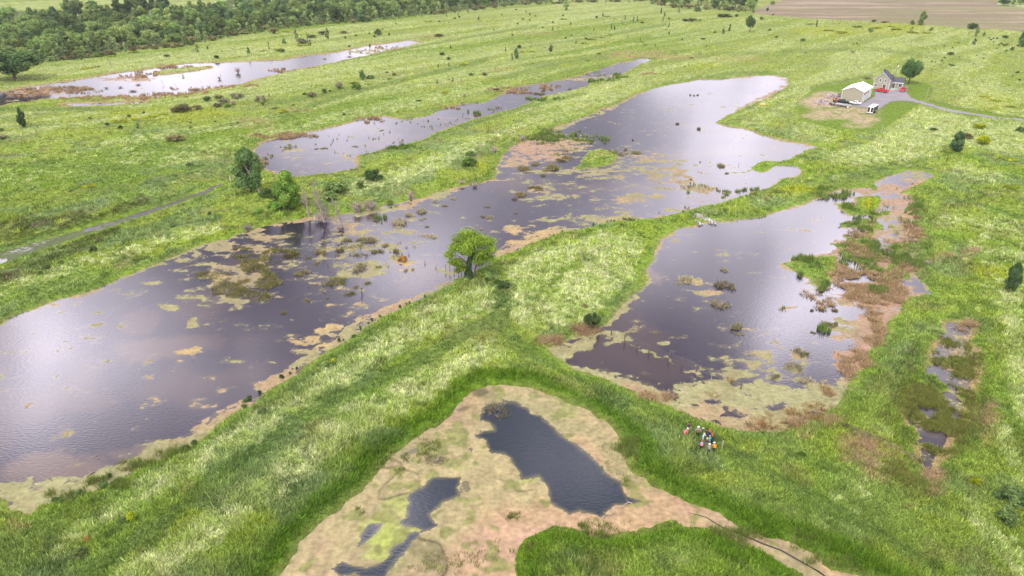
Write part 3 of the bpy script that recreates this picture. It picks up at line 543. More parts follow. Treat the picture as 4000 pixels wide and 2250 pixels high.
dep = depth(ix, iy)
hh = 1.12 * (.3 + .7 * sm(.3, 2.6, d_)) * (.22 + .40 * fbm(wx, wy, 3.5, 201, 3)) * (1 - .45 * dk) + rim * .30 * sm(1, 2.5, d_) + sm(.55, .75, fbm(wx, wy, 7, 202, 2)) * .35
ww = np.maximum(.045, .00046 * dep) * (1 - .4 * sm(140, 300, dep))
blades('meadow_grass', wx, wy, wz, hh, np.maximum(.22, .0018 * dep), cc_, 5, .8, ww * 1.45, 3, cv=.42)['label'] = 'tall green meadow grass with pale seed heads'
# reeds and rushes along the water
def reeds(name, label, pts, n_, h, col, seed, spread=.35, lean=.15, nb=7, wmul=1.0, clump=0):
    """pts: (px, py, rx, ry, share) areas where they stand"""
    r = np.random.default_rng(seed); P = []
    tot_ = sum(p[4] for p in pts)
    for cx, cy, rx, ry, s in pts:
        m_ = max(2, int(n_ * s / tot_)); a_ = r.uniform(0, 6.283, m_); q = np.sqrt(r.uniform(0, 1, m_))
        P.append(np.stack([cx + rx * q * np.cos(a_), cy + ry * q * np.sin(a_)], 1))
    P = np.concatenate(P); x, y = G(P[:, 0], P[:, 1], 0); jt = np.minimum(.045 * y, 14); x = x + (fbm(x, y, 7, seed, 3) - .5) * jt; y = y + (fbm(x, y, 7, seed + 1, 3) - .5) * jt
    if clump:
        m_ = len(x) // clump; cs = r.choice(len(x), m_, replace=False); j = r.integers(0, m_, len(x)); rad_ = r.uniform(.2, .6, m_)[j]; x, y = x[cs[j]] + r.normal(0, 1, len(j)) * rad_, y[cs[j]] + r.normal(0, 1, len(j)) * rad_
    keep = fbm(x, y, 3.2, seed + 5, 3) > (.53 if seed == 303 else .47); x, y = x[keep], y[keep]
    d, _ = pond_d(x, y); z = np.maximum(land_z(x, y, d), 0)
    dp = depth(*PIX(x, y, z)); C = np.array(col)[r.integers(0, len(col), len(x))]
    return tag(blades(name, x, y, z, np.full(len(x), h) * r.uniform(.5, 1.2, len(x)), np.full(len(x), spread), C, nb, lean, np.maximum(.035, .00042 * dp) * wmul, seed), label)
gcol = [(.16,.25,.055), (.20,.26,.06), (.12,.19,.045)]; tcol = [(.48,.32,.19), (.42,.29,.15), (.30,.22,.10), (.46,.33,.22)]; ocol = [(.2,.22,.05), (.28,.26,.08), (.15,.15,.05)]
reeds('dry_reeds', 'flattened tan dead reeds in the right-hand marsh', [(3430,1130,120,70,5),(3320,1060,70,60,2),(3480,1020,110,60,2),(3390,960,120,50,1.5),(3560,900,40,80,1),(3330,1420,70,50,1.5),(3420,1290,30,70,1.5),(3270,1520,40,50,1),
   (3200,1150,50,60,.6),(2290,1300,60,20,1),(2170,1345,55,12,1),(2560,1560,60,16,.6),(3640,1890,22,60,.8),(3150,1640,100,40,1.2),(3400,1780,120,60,1.2),(3780,1270,50,10,.4),(3860,1620,30,50,.4),(3720,1000,70,20,1)], 15000, .6, [(.52,.38,.25),(.46,.33,.20)] + tcol + [(.24,.20,.09)], 301, .35, 1.1, clump=6)
reeds('tan_reed_fringe', 'dead tan reeds fringing the farther ponds', [(250,350,170,14,2),(100,370,70,10,1),(540,295,70,14,1),(700,260,60,6,.5),(480,385,260,10,2),(850,345,160,8,1.5),(700,370,150,8,1.5),(1150,275,120,6,.6),(1100,535,120,8,1.2),(1450,468,70,8,1),(2000,355,70,14,1),(2130,345,60,5,.4),(1760,420,60,6,.4),(1500,190,80,10,.5),(1010,640,25,18,.6),(2560,300,60,4,.2)], 5000, .9, tcol, 302, .5, .35)
reeds('cattails', 'green cattails standing in the shallow marsh water', [(3180,1050,70,50,3),(3220,1100,30,30,1),(3400,1010,150,45,3),(3500,1040,110,35,2),(3400,880,40,50,1.5),(3370,940,30,25,1),(3560,840,40,80,1),(3250,755,60,22,1),(3450,1150,60,30,.6),(3350,820,60,14,.8),
   (3220,1290,24,10,.3),(2350,320,70,12,.7),(2420,300,40,10,.5),(2150,530,110,26,1.6),(2250,545,120,14,.8),(1900,440,60,5,.4),(1560,585,60,8,.4),(2120,390,100,5,.6),(1500,865,50,18,.6)], 7000, 1.3, gcol, 303, .35, .12)
reeds('marsh_tussocks', 'olive tussocks crowded in the narrow marsh channel', [(3720,1400,90,40,1.5),(3760,1440,60,40,1),(3680,1560,140,60,3),(3600,1650,130,70,3),(3750,1640,80,70,2),(3570,1560,60,60,1.2),(3680,1720,90,50,2),(3580,1930,60,50,1.2),(3520,1880,80,60,1),(3700,1350,50,20,.6)], 8000, .65, [(.19,.23,.05),(.26,.27,.07),(.14,.18,.035),(.23,.21,.07)], 304, .2, .55, clump=13)
reeds('rusty_sedge', 'rust-brown dead sedge on the mud below the right-hand pond', [(3100,1635,150,34,2),(3180,1600,90,30,1),(3250,1640,60,24,.6),(2960,1660,60,20,.4),(2860,1500,20,8,.2),(2810,1530,30,8,.2)], 900, .32, [(.40,.21,.09),(.30,.20,.09),(.20,.14,.07),(.34,.28,.12)], 309, .3, 1.0, clump=7)
reeds('drowned_twigs', 'grey drowned twigs at the head of the dark water hole', [(1960,1600,60,26,1),(1700,1800,60,20,.3),(1560,2170,70,40,.5),(1640,2150,90,60,.6)], 420, .35, [(.16,.15,.11),(.24,.21,.13)], 310, .4, 1.2)
reeds('bank_rushes', 'dark rushes along the duckweed shore', [(560,1830,120,25,1),(420,1900,90,25,1),(250,1960,120,14,.8),(700,1760,80,22,.8),(860,1650,60,18,.5),(2850,760,200,20,1),(2500,870,120,8,.4),(1560,800,60,20,.5),(1240,850,60,8,.5),(2500,1880,60,26,.4),(3050,2110,160,30,1.2),(3250,2200,120,30,1),(2850,2080,90,14,.7),(2180,2065,150,20,1),(2300,2095,120,14,.6),(2040,2140,40,60,.7),(2450,1760,50,40,1)], 2600, .8, [(.15,.24,.04),(.19,.26,.05),(.24,.24,.08)], 305, .3, .4, clump=7)
reeds('lake_sedge', 'sparse sedge poking through the mat of algae', [(1640,1760,90,50,1),(1560,1800,60,50,.7),(1860,2200,260,60,.8),(2050,2120,80,60,1),(2400,2060,120,16,.4),(2400,1800,60,60,.7),(2700,2020,120,30,.6),(2920,2110,120,30,.6),(2020,2020,30,30,.3),(1350,2010,40,30,.4)], 1100, .45, [(.14,.20,.03),(.17,.19,.05)], 306, .3, .4)
reeds('emergent_stems', 'thin green stems scattered in the open shallows', [(2150,560,110,50,2),(2740,735,60,16,.6),(2450,600,60,8,.6),(2700,835,160,22,.7),(1450,570,220,60,.8),(1750,480,220,30,.8),(2300,300,90,20,1.2),(1950,430,60,14,.3),(1500,990,160,60,.5),(1120,580,60,10,.3),(1180,1080,220,90,.5),(3100,1210,80,12,.6),(3550,740,60,40,.7),(3450,810,60,30,.5),(3250,770,60,16,.5),(1030,620,14,24,.3)], 1500, .7, gcol + tcol[:2] + ocol, 307, .25, .2, 5)
reeds('floating_weeds', 'olive and buff weeds matted on the dark water by the dead trees', [(1000,1010,70,45,2),(1010,1060,60,50,2),(960,1090,60,40,1.5),(880,1120,70,30,1.5),(1060,1100,50,35,1.2),(930,1150,60,20,1),(830,1070,60,30,.7),(1060,985,60,24,.8),(1140,990,40,16,.7),(960,985,40,16,.6),(1010,1160,50,14,.5),(1420,975,70,26,.6),(1330,975,70,20,.5)], 4200, .32, [(.19,.19,.06),(.26,.22,.10),(.12,.14,.03),(.30,.26,.12)], 308, .45, .8, 7, 1.2)
# ------------------------------------------------------------------ plants
for nme, col_, tr in [('leaf_dark', (.10,.165,.06), .25), ('leaf_mid', (.20,.28,.095), .3), ('leaf_light', (.38,.54,.06), .35), ('leaf_lush', (.14,.25,.05), .3), ('leaf_fresh', (.33,.52,.07), .38), ('leaf_olive', (.21,.20,.095), .25), ('leaf_grey', (.30,.29,.19), .25),
                      ('leaf_yellow', (.30,.35,.02), .3), ('leaf_blue', (.11,.185,.08), .3), ('leaf_dead', (.42,.34,.32), .1), ('leaf_rust', (.30,.15,.05), .1), ('leaf_poplar', (.26,.34,.15), .35)]:
    leafmat(nme, col_, tr)
bark = mat('bark', (.13,.10,.085), .95, noise=.35, scale=6); dead_bark = mat('dead_bark', (.30,.245,.22), .95, noise=.25, scale=6)
def leaves(pts, nrm, size, r):
    """one small bent leaf cluster per point -> verts, faces (quads)"""
    n_ = len(pts); a = r.normal(size=(n_, 3)); a = np.cross(a, nrm); a /= np.linalg.norm(a, axis=1)[:, None] + 1e-9
    b_ = np.cross(nrm, a); b_ /= np.linalg.norm(b_, axis=1)[:, None] + 1e-9
    s = size * r.uniform(.6, 1.35, (n_, 1)); t_ = r.uniform(.5, .9, (n_, 1))
    V = np.stack([pts - a * s, pts - b_ * s * t_, pts + a * s, pts + b_ * s * t_], 1)
    return V.reshape(-1, 3), np.arange(n_ * 4).reshape(-1, 4)
PROTO = {}
def crown_mesh(shape, seed, nl, size):
    key = (shape, seed, nl)
    if key in PROTO: return PROTO[key]
    r = np.random.default_rng(seed + 50); lobes = []
    if shape == 'weed':      # upright blades in ragged little groups
        n_ = 320; c = r.uniform(-.36, .36, (7, 2)) * (1, .7); k_ = r.integers(0, 7, n_); p = c[k_] + r.normal(0, .085, (n_, 2)); hgt = r.uniform(.25, 1, n_); f = r.uniform(0, 6.28, n_); ln = r.normal(0, .10, (n_, 2)); V = np.zeros((n_, 3, 3))
        w3 = np.stack([np.cos(f), np.sin(f)], 1) * .018; V[:, 0, :2] = p - w3; V[:, 1, :2] = p + w3; V[:, 2, :2] = p + ln; V[:, 2, 2] = hgt; V[:, :2, 2] = -.03
        T = np.repeat(r.uniform(.5, 1.5, n_), 3); o = mesh_np('foliage', V.reshape(-1, 3), np.arange(n_ * 3).reshape(-1, 3), MATS['leaf_mid'], attrs={'tint': ('FLOAT_COLOR', np.stack([T * 1.08, T, T * .9, T * 0 + 1], 1))}); me = o.data; bpy.data.objects.remove(o); PROTO[key] = me; return me
    if shape == 'oak':
        for _ in range(34):
            v = r.normal(size=3); v /= np.linalg.norm(v); q = r.uniform(.5, 1) ** .5
            z = .60 + v[2] * .27 * q; lobes.append((v[0] * .36 * q, v[1] * .36 * q, z, r.uniform(.08, .15)))
    elif shape == 'tall':
        for _ in range(34):
            z = r.uniform(.16, .93); w_ = .33 * math.sin(min(1, (z - .05) * 1.25) * math.pi) ** .6 + .04; a_ = r.uniform(0, 6.28); q = r.uniform(.3, 1)
            lobes.append((math.cos(a_) * w_ * q, math.sin(a_) * w_ * q, z, r.uniform(.10, .17)))
    elif shape == 'poplar':
        for _ in range(22):
            z = r.uniform(.08, .92); w_ = .34 * (1 - z) ** .6 + .05; a_ = r.uniform(0, 6.28); q = r.uniform(.1, 1)
            lobes.append((math.cos(a_) * w_ * q, math.sin(a_) * w_ * q, z, r.uniform(.07, .13)))
    elif shape == 'bush':
        for _ in range(24):
            v = r.normal(size=3); v /= np.linalg.norm(v); v[2] = abs(v[2]) * 1.0 - .25; q = r.uniform(.4, 1)
            lobes.append((v[0] * .37 * q, v[1] * .37 * q, max(.14, .34 + v[2] * .5 * q), r.uniform(.10, .17)))
    else:   # low: a ragged, spreading patch
        for _ in range(20):
            a_ = r.uniform(0, 6.28); q = math.sqrt(r.uniform(0, 1)) * .42; lobes.append((math.cos(a_) * q, math.sin(a_) * q * .6, r.uniform(.2, .6), r.uniform(.07, .16)))
    P, Nn, T = [], [], []; per = nl // len(lobes)
    for lx, ly, lz, lr in lobes:
        m_ = int(per * (lr / .12) ** 2); v = r.normal(size=(m_, 3)); v /= np.linalg.norm(v, axis=1)[:, None]
        q = r.uniform(.35, 1.28, (m_, 1)); zs = 1.0 if shape in ('oak', 'bush') else (.75 if shape == 'tall' else (.9 if shape == 'poplar' else 1.2))
        p = np.array([lx, ly, lz]) + v * q * lr * np.array([1, 1, zs]); P.append(p); nn = v + r.normal(size=v.shape) * .5 + np.array([0, 0, .4]); Nn.append(nn / np.linalg.norm(nn, axis=1)[:, None])
        T.append(np.full(m_, r.uniform(.72, 1.35)) * r.uniform(.75, 1.3, m_))
    P = np.concatenate(P); Nn = np.concatenate(Nn); T = np.concatenate(T); P[:, 2] = np.maximum(P[:, 2], .02)
    V, F = leaves(P, Nn, size, r); T = np.repeat(T, 4)
    C = np.stack([T * (1 + (T - 1) * .25), T, T * .9, np.ones(len(T))], 1)
    o = mesh_np('crown', V, F, MATS['leaf_mid'], attrs={'tint': ('FLOAT_COLOR', C)}); me = o.data; bpy.data.objects.remove(o); PROTO[key] = me; return me
def tube(V, F, pts, rad, k=6):
    pts = [Vector(p) for p in pts]; b0 = len(V)
    for i, p in enumerate(pts):
        t = (pts[min(i + 1, len(pts) - 1)] - pts[max(i - 1, 0)]).normalized()
        u = t.orthogonal().normalized(); v = t.cross(u)
        for j in range(k):
            a_ = 6.2832 * j / k; V.append(p + (u * math.cos(a_) + v * math.sin(a_)) * rad[i])
    for i in range(len(pts) - 1):
        for j in range(k): F.append((b0 + i * k + j, b0 + i * k + (j + 1) % k, b0 + (i + 1) * k + (j + 1) % k, b0 + (i + 1) * k + j))
def trunk_mesh(shape, seed):
    key = ('trunk', shape, seed)
    if key in PROTO: return PROTO[key]
    r = random.Random(seed); V, F = [], []; top = .8 if shape != 'oak' else .62
    tube(V, F, [(0,0,-.03),(.01,0,top*.3),(-.01,.01,top*.65),(0,0,top)], [.036,.027,.018,.008])
    for i in range(7):
        z = top * r.uniform(.35, .85); a_ = r.uniform(0, 6.28); q = r.uniform(.2, .34)
        tube(V, F, [(0,0,z),(math.cos(a_)*q*.5,math.sin(a_)*q*.5,z+.07),(math.cos(a_)*q,math.sin(a_)*q,z+.16)], [.014,.009,.004], 5)
    o = mesh_np('trunk', [tuple(v) for v in V], F, bark, smooth=True); me = o.data; bpy.data.objects.remove(o); PROTO[key] = me; return me
def stems_mesh(seed, n_=26):
    key = ('stems', seed, n_)
    if key in PROTO: return PROTO[key]
    r = random.Random(seed); V, F = [], []
    for i in range(n_):
        a_ = r.uniform(0, 6.28); q = r.uniform(.1, .42); z = r.uniform(.5, .9)
        tube(V, F, [(r.uniform(-.04,.04),r.uniform(-.04,.04),-.03),(math.cos(a_)*q*.5,math.sin(a_)*q*.5,z*.55),(math.cos(a_)*q,math.sin(a_)*q,z)], [.012 if n_ < 50 else .006,.008 if n_ < 50 else .0045,.003], 4)
    o = mesh_np('stems', [tuple(v) for v in V], F, bark); me = o.data; bpy.data.objects.remove(o); PROTO[key] = me; return me
def child(name, me, par, m=None, scl=None, loc=None):
    o = bpy.data.objects.new(name, me); COL.objects.link(o); o.parent = par
    if scl: o.scale = scl
    if loc: o.location = loc
    if m: o.material_slots[0].link = 'OBJECT'; o.material_slots[0].material = MATS[m] if isinstance(m, str) else m
    return o
KIND = {  # kind: (name, shape, leaves, leaf size, material, category)
 'oak': ('broadleaf_tree', 'oak', 4200, .032, 'leaf_mid', 'tree'), 'dtree': ('broadleaf_tree', 'oak', 4200, .032, 'leaf_dark', 'tree'), 'tall': ('tall_tree', 'tall', 4600, .036, 'leaf_dark', 'tree'),
 'ttree': ('tall_tree', 'tall', 4600, .036, 'leaf_mid', 'tree'), 'btree': ('tall_tree', 'tall', 4600, .036, 'leaf_blue', 'tree'),
 'gtree': ('tall_tree', 'tall', 4600, .036, 'leaf_lush', 'tree'), 'pop': ('young_tree', 'poplar', 1500, .038, 'leaf_poplar', 'tree'), 'dpop': ('young_tree', 'poplar', 1500, .038, 'leaf_blue', 'tree'),
 'bush': ('shrub', 'bush', 1500, .042, 'leaf_mid', 'shrub'), 'dbush': ('shrub', 'bush', 1500, .042, 'leaf_dark', 'shrub'), 'obush': ('shrub', 'bush', 1500, .042, 'leaf_olive', 'shrub'),
 'gbush': ('shrub', 'bush', 1500, .042, 'leaf_grey', 'shrub'), 'ybush': ('shrub', 'bush', 1500, .042, 'leaf_yellow', 'shrub'), 'lbush': ('shrub', 'bush', 1500, .042, 'leaf_lush', 'shrub'), 'rbush': ('shrub', 'bush', 1500, .042, 'leaf_rust', 'shrub'),
 'ylow': ('low_shrub', 'low', 900, .035, 'leaf_yellow', 'shrub'), 'dlow': ('low_shrub', 'low', 900, .035, 'leaf_dark', 'shrub'), 'olow': ('low_shrub', 'low', 900, .035, 'leaf_olive', 'shrub'),
 'deadb': ('dead_shrub', 'bush', 700, .020, 'leaf_dead', 'shrub'), 'weed': ('water_weed_clump', 'weed', 321, .035, 'leaf_olive', 'water weed'), 'gweed': ('water_weed_clump', 'weed', 322, .035, 'leaf_grey', 'water weed')}
seedc = [0]
def plant(px, py, h, w_, kind, label=None, group=None, water=False, lean=0, mul=1.0):
    name, shape, nl, sz, m, cat = KIND[kind]; seedc[0] += 1; sd_ = seedc[0] % 4
    x, y, z = ground(px, py) if not water else (*[float(v) for v in G(px, py, 0)], 0.0)
    if water: z = 0.0
    dp = float(depth(px, py)); mpp = dp / FPX; al = PITCH + math.atan((py - 1125) / FPX)
    H = max(.45 * h, h - (.30 if shape not in ('low', 'weed') else .35) * w_ * math.sin(al) * .8) / math.cos(al) * mpp * mul; Wd = w_ * mpp * 1.12
    rz = (seedc[0] * 2.4) % 6.283
    if shape == 'weed': H *= .62
    t = empty(name, (x, y, z - .03), rz)
    if lean: t.rotation_euler = (0, lean, 0)
    nl_ = nl
    if h > 90: nl_, sz, sd_ = int(nl * 3), sz * .75, seedc[0] + 10
    cm = crown_mesh(shape, sd_, nl_, sz)
    if shape in ('oak', 'tall', 'poplar'):
        child('crown', cm, t, m, (Wd, Wd, H)); child('trunk', trunk_mesh(shape, sd_ % 4), t, None, (Wd if shape == 'oak' else max(Wd, .35 * H), Wd if shape == 'oak' else max(Wd, .35 * H), H))
    else:
        child('foliage', cm, t, m, (Wd, Wd, H)); child('stems', stems_mesh(sd_ % 4, 90 if kind == 'deadb' else 26), t, dead_bark if kind in ('deadb', 'gweed') else bark, (Wd, Wd, H * (1.0 if kind == 'deadb' else .8)))
    tag(t, label, cat, group); return t
# ---- the trees and shrubs one can point to: (x, y of the foot, height, width in the photograph, kind, label)
SOLO = [
(60,312,118,190,'dtree','large spreading oak-like tree at the left edge above the far pond'),
(92,497,76,32,'btree','slim dark leaning tree in the meadow on the left edge, below the far pond'),
(714,436,38,78,'obush','large olive-brown shrub, leftmost of the shrub row below the far pond'),
(772,426,22,42,'obush','brownish shrub right beside the largest olive shrub of the row'),
(811,394,26,34,'dbush','dark green shrub at the upper left of the olive shrub row'),
(850,417,20,42,'obush','low olive shrub at the lower middle of the shrub row'),
(873,404,26,50,'gbush','pale olive rounded shrub in the middle of the shrub row'),
(854,385,22,36,'obush','small brownish shrub behind the pale rounded one in the row'),
(924,383,32,62,'gbush','grey-olive shrub at the upper right end of the shrub row'),
(910,409,22,36,'gbush','small greyish shrub at the lower right end of the shrub row'),
(891,418,18,30,'lbush','bright green shrub tucked below the greyish shrubs of the row'),
(689,552,36,66,'obush','solitary dense olive shrub above the bare brown meadow patch'),
(466,478,18,74,'ylow','yellow-green low thicket, left of three under the shrub row'),(532,468,14,46,'ylow','small yellow-green thicket, middle of three under the shrub row'),(590,458,16,62,'ylow','yellow-green thicket, right of three under the shrub row'),
(10,543,26,44,'gbush','grey-olive shrub cut by the left edge of the picture'),(5,513,20,22,'dbush','dark small shrub just above the grey-olive one at the left edge'),
(538,501,30,22,'bush','upright green bush in the left meadow below the yellow thickets'),(472,504,20,20,'dbush','dark bush left of the upright green one in the left meadow'),
(167,249,40,20,'btree','slim young tree standing apart in front of the wood on the left'),(773,202,30,22,'pop','young pale tree in the strip between far pond and wood'),(972,208,32,16,'dpop','narrow dark young tree in the strip above the far pond'),(846,228,17,21,'dbush','small round dark bush on the strip above the pond island'),
(1070,131,28,40,'obush','brown-olive rounded shrub at the wood edge'),(1157,152,38,22,'pop','pale young tree left of the brown shrub group near the wood'),(1110,171,26,22,'dpop','bluish young tree left of the shrub group'),(1050,191,30,16,'pop','slender young tree at the left end of the yellow thickets by the wood'),
(1202,160,34,12,'pop','very thin young tree inside the brown shrub group'),(1281,152,40,22,'dpop','darkest young tree, at the right end of the brown shrub group'),(1180,168,24,52,'gbush','broad grey shrub at the foot of the brown shrub group'),(1217,148,18,38,'obush','brown shrub in the middle of the group near the wood'),
(1260,134,18,38,'obush','brown shrub at the upper right of the group near the wood'),(1342,131,15,28,'obush','brownish shrub standing right of the group near the wood'),(1477,137,30,32,'dbush','round dark green bush alone in the upper meadow'),(1101,203,17,28,'dbush','dark bush close to the upper shore of the far pond'),
(1310,88,56,56,'dtree','dark round-crowned tree standing out at the wood front'),(1417,86,44,36,'btree','dark square-topped tree at the wood front, right of the round-crowned one'),
(1714,143,15,38,'obush','dark brown shrub beyond the right end of the far pond'),(1726,215,15,22,'dbush','dark round bush, upper of two in the middle meadow'),(1753,234,16,20,'dbush','dark round bush, lower of two in the middle meadow'),
(1813,253,11,46,'ylow','flat yellow-green thicket in the middle meadow'),(1417,311,38,26,'btree','dark upright tree between the far pond and the middle pond'),(1448,307,19,32,'dbush','dark spreading bush right beside the dark upright tree'),
(1324,346,36,42,'gbush','pale grey domed shrub between the far and middle ponds'),(1394,349,36,38,'lbush','yellow-green bushy shrub right of the pale grey domed one'),(1378,326,11,42,'ylow','yellow thicket just above the yellow-green bushy shrub'),(1437,331,9,32,'ylow','small yellow patch of shrub right of the yellow-green bush'),
(1268,364,25,26,'dbush','dark round shrub left of the pale grey domed one'),(1217,378,25,38,'gbush','pale shrub in the swale left of the dark round one'),(1190,370,11,20,'dbush','small dark bush on the left side of the pale swale shrub'),(1019,397,32,44,'gbush','grey shrub at the left end of the swale'),(1027,412,28,24,'bush','green bush in front of the grey one at the left end of the swale'),
(1105,437,13,56,'ylow','long yellow-green thicket in the swale above the middle pond'),(1070,424,11,40,'olow','olive low shrub beside the long yellow-green thicket'),(1541,296,17,18,'obush','round olive shrub in the swale to the right'),(1522,311,12,30,'ylow','yellow-green patch of shrub below the round olive one'),
(1736,364,12,40,'ylow','flat yellow-green thicket above the middle pond'),(1893,296,17,26,'obush','brownish shrub near the reddish meadow patch'),(1839,296,11,18,'dbush','dark little shrub left of the brownish one'),(1344,452,18,18,'dbush','single dark bush above the reed fringe of the middle pond'),
(2017,230,40,22,'btree','dark upright tree alone in the meadow above the middle pond'),(2151,201,25,17,'btree','small dark upright tree right of the taller one in the middle meadow'),(2029,189,19,16,'dbush','dark bush just above the dark upright meadow tree'),
(2210,40,42,44,'pop','pale green ragged tree at the top middle, in front of the wood'),(2928,127,68,40,'dtree','big dark solitary tree in the upper meadow right of centre'),(2825,133,29,15,'dpop','thin dark young tree left of the big solitary one'),(2850,121,25,18,'dpop','young grey-green tree between the thin one and the big solitary one'),
(2703,83,17,40,'obush','olive shrub, right of two in the far meadow below the top wood'),(2675,84,15,30,'dbush','dark shrub, left of two in the far meadow below the top wood'),(2652,50,30,14,'pop','slim tree right under the top wood'),
(3188,104,26,18,'pop','small green tree in the flowering meadow under the ploughed field'),(3400,127,26,20,'bush','round green bush in the flowering meadow'),(3561,123,22,20,'pop','small pale tree below the pair at the field edge'),(3563,96,22,20,'dbush','dark round bush, left of the pair at the field edge'),(3598,98,50,34,'ttree','tall leaning tree, right of the pair at the field edge'),
(3413,86,12,20,'dbush','dark small bush on the edge of the ploughed field'),(3458,88,8,34,'olow','low brown growth on the edge of the ploughed field'),(3637,119,18,18,'bush','loose pale bush right of the field-edge pair'),
(3798,114,30,42,'dbush','dark broad bush at the field edge on the right'),(3811,143,40,22,'pop','slender tree just below the dark broad bush'),(3805,174,24,20,'dpop','small dark tree below the slender one on the right'),(3842,141,22,15,'pop','little tree right of the slender one'),
(3924,150,16,26,'dbush','round dark bush in the upper right meadow'),(3953,197,19,17,'dbush','dark bush among the scrub at the upper right'),(3712,216,19,26,'dbush','dark ragged bush in the meadow behind the house'),(3990,183,70,36,'btree','dark tree cut by the right edge of the picture'),
(3136,160,13,22,'dbush','dark bush in the meadow above the basin, right of two'),(3033,148,11,18,'dbush','dark bush in the meadow above the basin, left of two'),(3330,207,15,16,'gbush','greyish bush in the meadow behind the garage'),(3388,308,11,30,'gbush','greyish bush in the tall grass just left of the house'),
(3549,327,100,78,'dtree','big dark leafy tree right behind the house'),
(3827,499,24,62,'ybush','yellow-green mound of shrub below the driveway'),(3644,508,14,28,'dbush','small dark shrub in the pale meadow below the driveway'),(3771,541,28,56,'obush','olive shrub right of the thin leaning tree'),(3990,514,26,38,'dbush','dark shrub cut by the right edge below the driveway'),(3838,562,42,64,'ybush','yellow-green bush beside the olive shrub'),
(3732,598,84,54,'btree','thin leaning bluish tree in the right meadow'),(3710,598,16,20,'ybush','little yellow-green bush at the foot of the thin leaning tree'),(3924,622,22,78,'ylow','yellow-green thicket, upper of two in the right meadow'),(3947,735,24,72,'ylow','yellow-green thicket, lower of two in the right meadow'),
(3940,1142,118,54,'btree','dark bluish sapling tree at the right edge, level with the tan reeds'),(3621,1032,22,44,'deadb','purple-brown shrub in the middle of the right marsh'),
(3946,1955,76,108,'dbush','dark broad shrub at the lower right edge'),(3922,2042,84,92,'bush','rounded green shrub below the dark broad one at the lower right'),(3810,1890,40,44,'ybush','yellow-green bush at the lower right, left of the dark broad shrub'),(3128,1782,30,36,'lbush','small bright bush on the bank right of the people'),
(981,750,172,118,'tall','tall dark tree with a bare lower trunk, left of the dead trees'),(1133,812,142,98,'gtree','bright green narrow tree on the bank beside the dead trees'),(1085,786,66,54,'dbush','dark bush leaning on the left side of the bright green narrow tree'),
(1044,770,44,62,'dbush','dark green shrub between the two tall bank trees'),(1075,812,30,60,'lbush','light green brush at the foot of the narrow tree'),(1010,830,22,50,'lbush','low light brush on the bank slope below the tall dark tree'),(1313,750,66,84,'bush','big rounded green bush, upper of two right of the dead trees'),(1289,781,50,64,'bush','rounded green bush, lower of two right of the dead trees'),
(1456,705,60,72,'dbush','perfectly round dark green bush on the middle bank'),(1409,734,40,40,'bush','small bush left of the perfectly round one'),(1831,647,46,64,'lbush','yellow-green layered bush near the pink algae'),(1838,606,20,42,'dbush','dark bush just behind the yellow-green layered one'),
(1574,1018,26,40,'rbush','red and green bushy islet in the water left of the big tree'),(1909,1094,42,52,'bush','rounded bush right of the big vine-covered tree'),(1969,1124,44,56,'dbush','dark bush, farther right of the vine-covered tree'),(1940,1108,26,30,'lbush','light yellow-green bush between the two bushes by the vine-covered tree'),
(2311,1285,72,66,'dtree','small dark tree on the shore of the right-hand pond'),(2287,1200,20,24,'obush','little brown bush above the small dark shore tree'),(1272,1425,22,38,'bush','left of two small bushes on the near bank edge'),(1303,1413,22,34,'ybush','right of two small bushes on the near bank edge'),
(1023,1611,22,38,'dbush','low dark bush on the near bank edge by the duckweed'),(514,2033,40,48,'ybush','yellow-green bush on the near bank'),(479,2040,32,32,'dbush','dark small bush left of the yellow-green one on the near bank'),(311,2175,52,70,'bush','leafy bush at the bottom left on the near bank'),(339,2110,18,32,'rbush','rusty orange patch of brush above the leafy bush at bottom left'),(498,1933,18,48,'lbush','low light brush by the duckweed shore at lower left'),
(819,840,22,15,'dbush','tiny dark sapling bush on the left bank'),(674,886,30,26,'bush','small blue-green bush on the left bank'),(365,981,28,30,'dbush','dark bush at the right of three on the left bank'),(182,1051,24,38,'dbush','dark bush, upper of the touching pair on the left bank'),(161,1074,28,22,'dbush','dark bush, lower of the touching pair on the left bank'),(237,1030,20,24,'bush','small bush between the others on the left bank'),
(349,731,18,48,'ylow','flat yellow-green shrub alone in the left meadow'),(741,645,15,34,'dlow','low dark shrub in the hollow of the left meadow'),(276,748,11,18,'dbush','tiny dark bush left of the flat yellow-green one'),(740,858,13,18,'ybush','tiny yellow bush above the left bank'),(3652,1297,34,72,'bush','green bush at the head of the narrow marsh channel'),
(1804,719,24,28,'deadb','pale dead shrub on the shore right of the islet rushes'),(1854,727,24,30,'deadb','pale dead shrub at the water, right of a similar smaller one'),(1932,595,34,40,'deadb','pale leafless shrub at the upper edge of the pink algae'),(2041,548,28,32,'deadb','pale grey leafless shrub on the shore above the pink algae'),(1815,380,18,20,'deadb','pale dead bush above the middle pond'),
(1606,779,46,42,'deadb','pinkish grey leafless shrub standing alone on the middle shore'),(1397,828,60,64,'deadb','grey leafless shrub, left of the pair right of the dead trees'),(1446,824,56,72,'deadb','pinkish leafless shrub, right of the pair beyond the dead trees'),(969,899,32,48,'deadb','pinkish leafless shrub on the left shore by the duckweed'),(1253,864,52,84,'deadb','grey brush round the foot of the tallest dead tree'),(1085,765,50,60,'deadb','grey twiggy brush between the bank trees'),(1330,900,34,60,'deadb','grey brush at the foot of the forked dead tree'),
]
for a in SOLO: plant(*a)
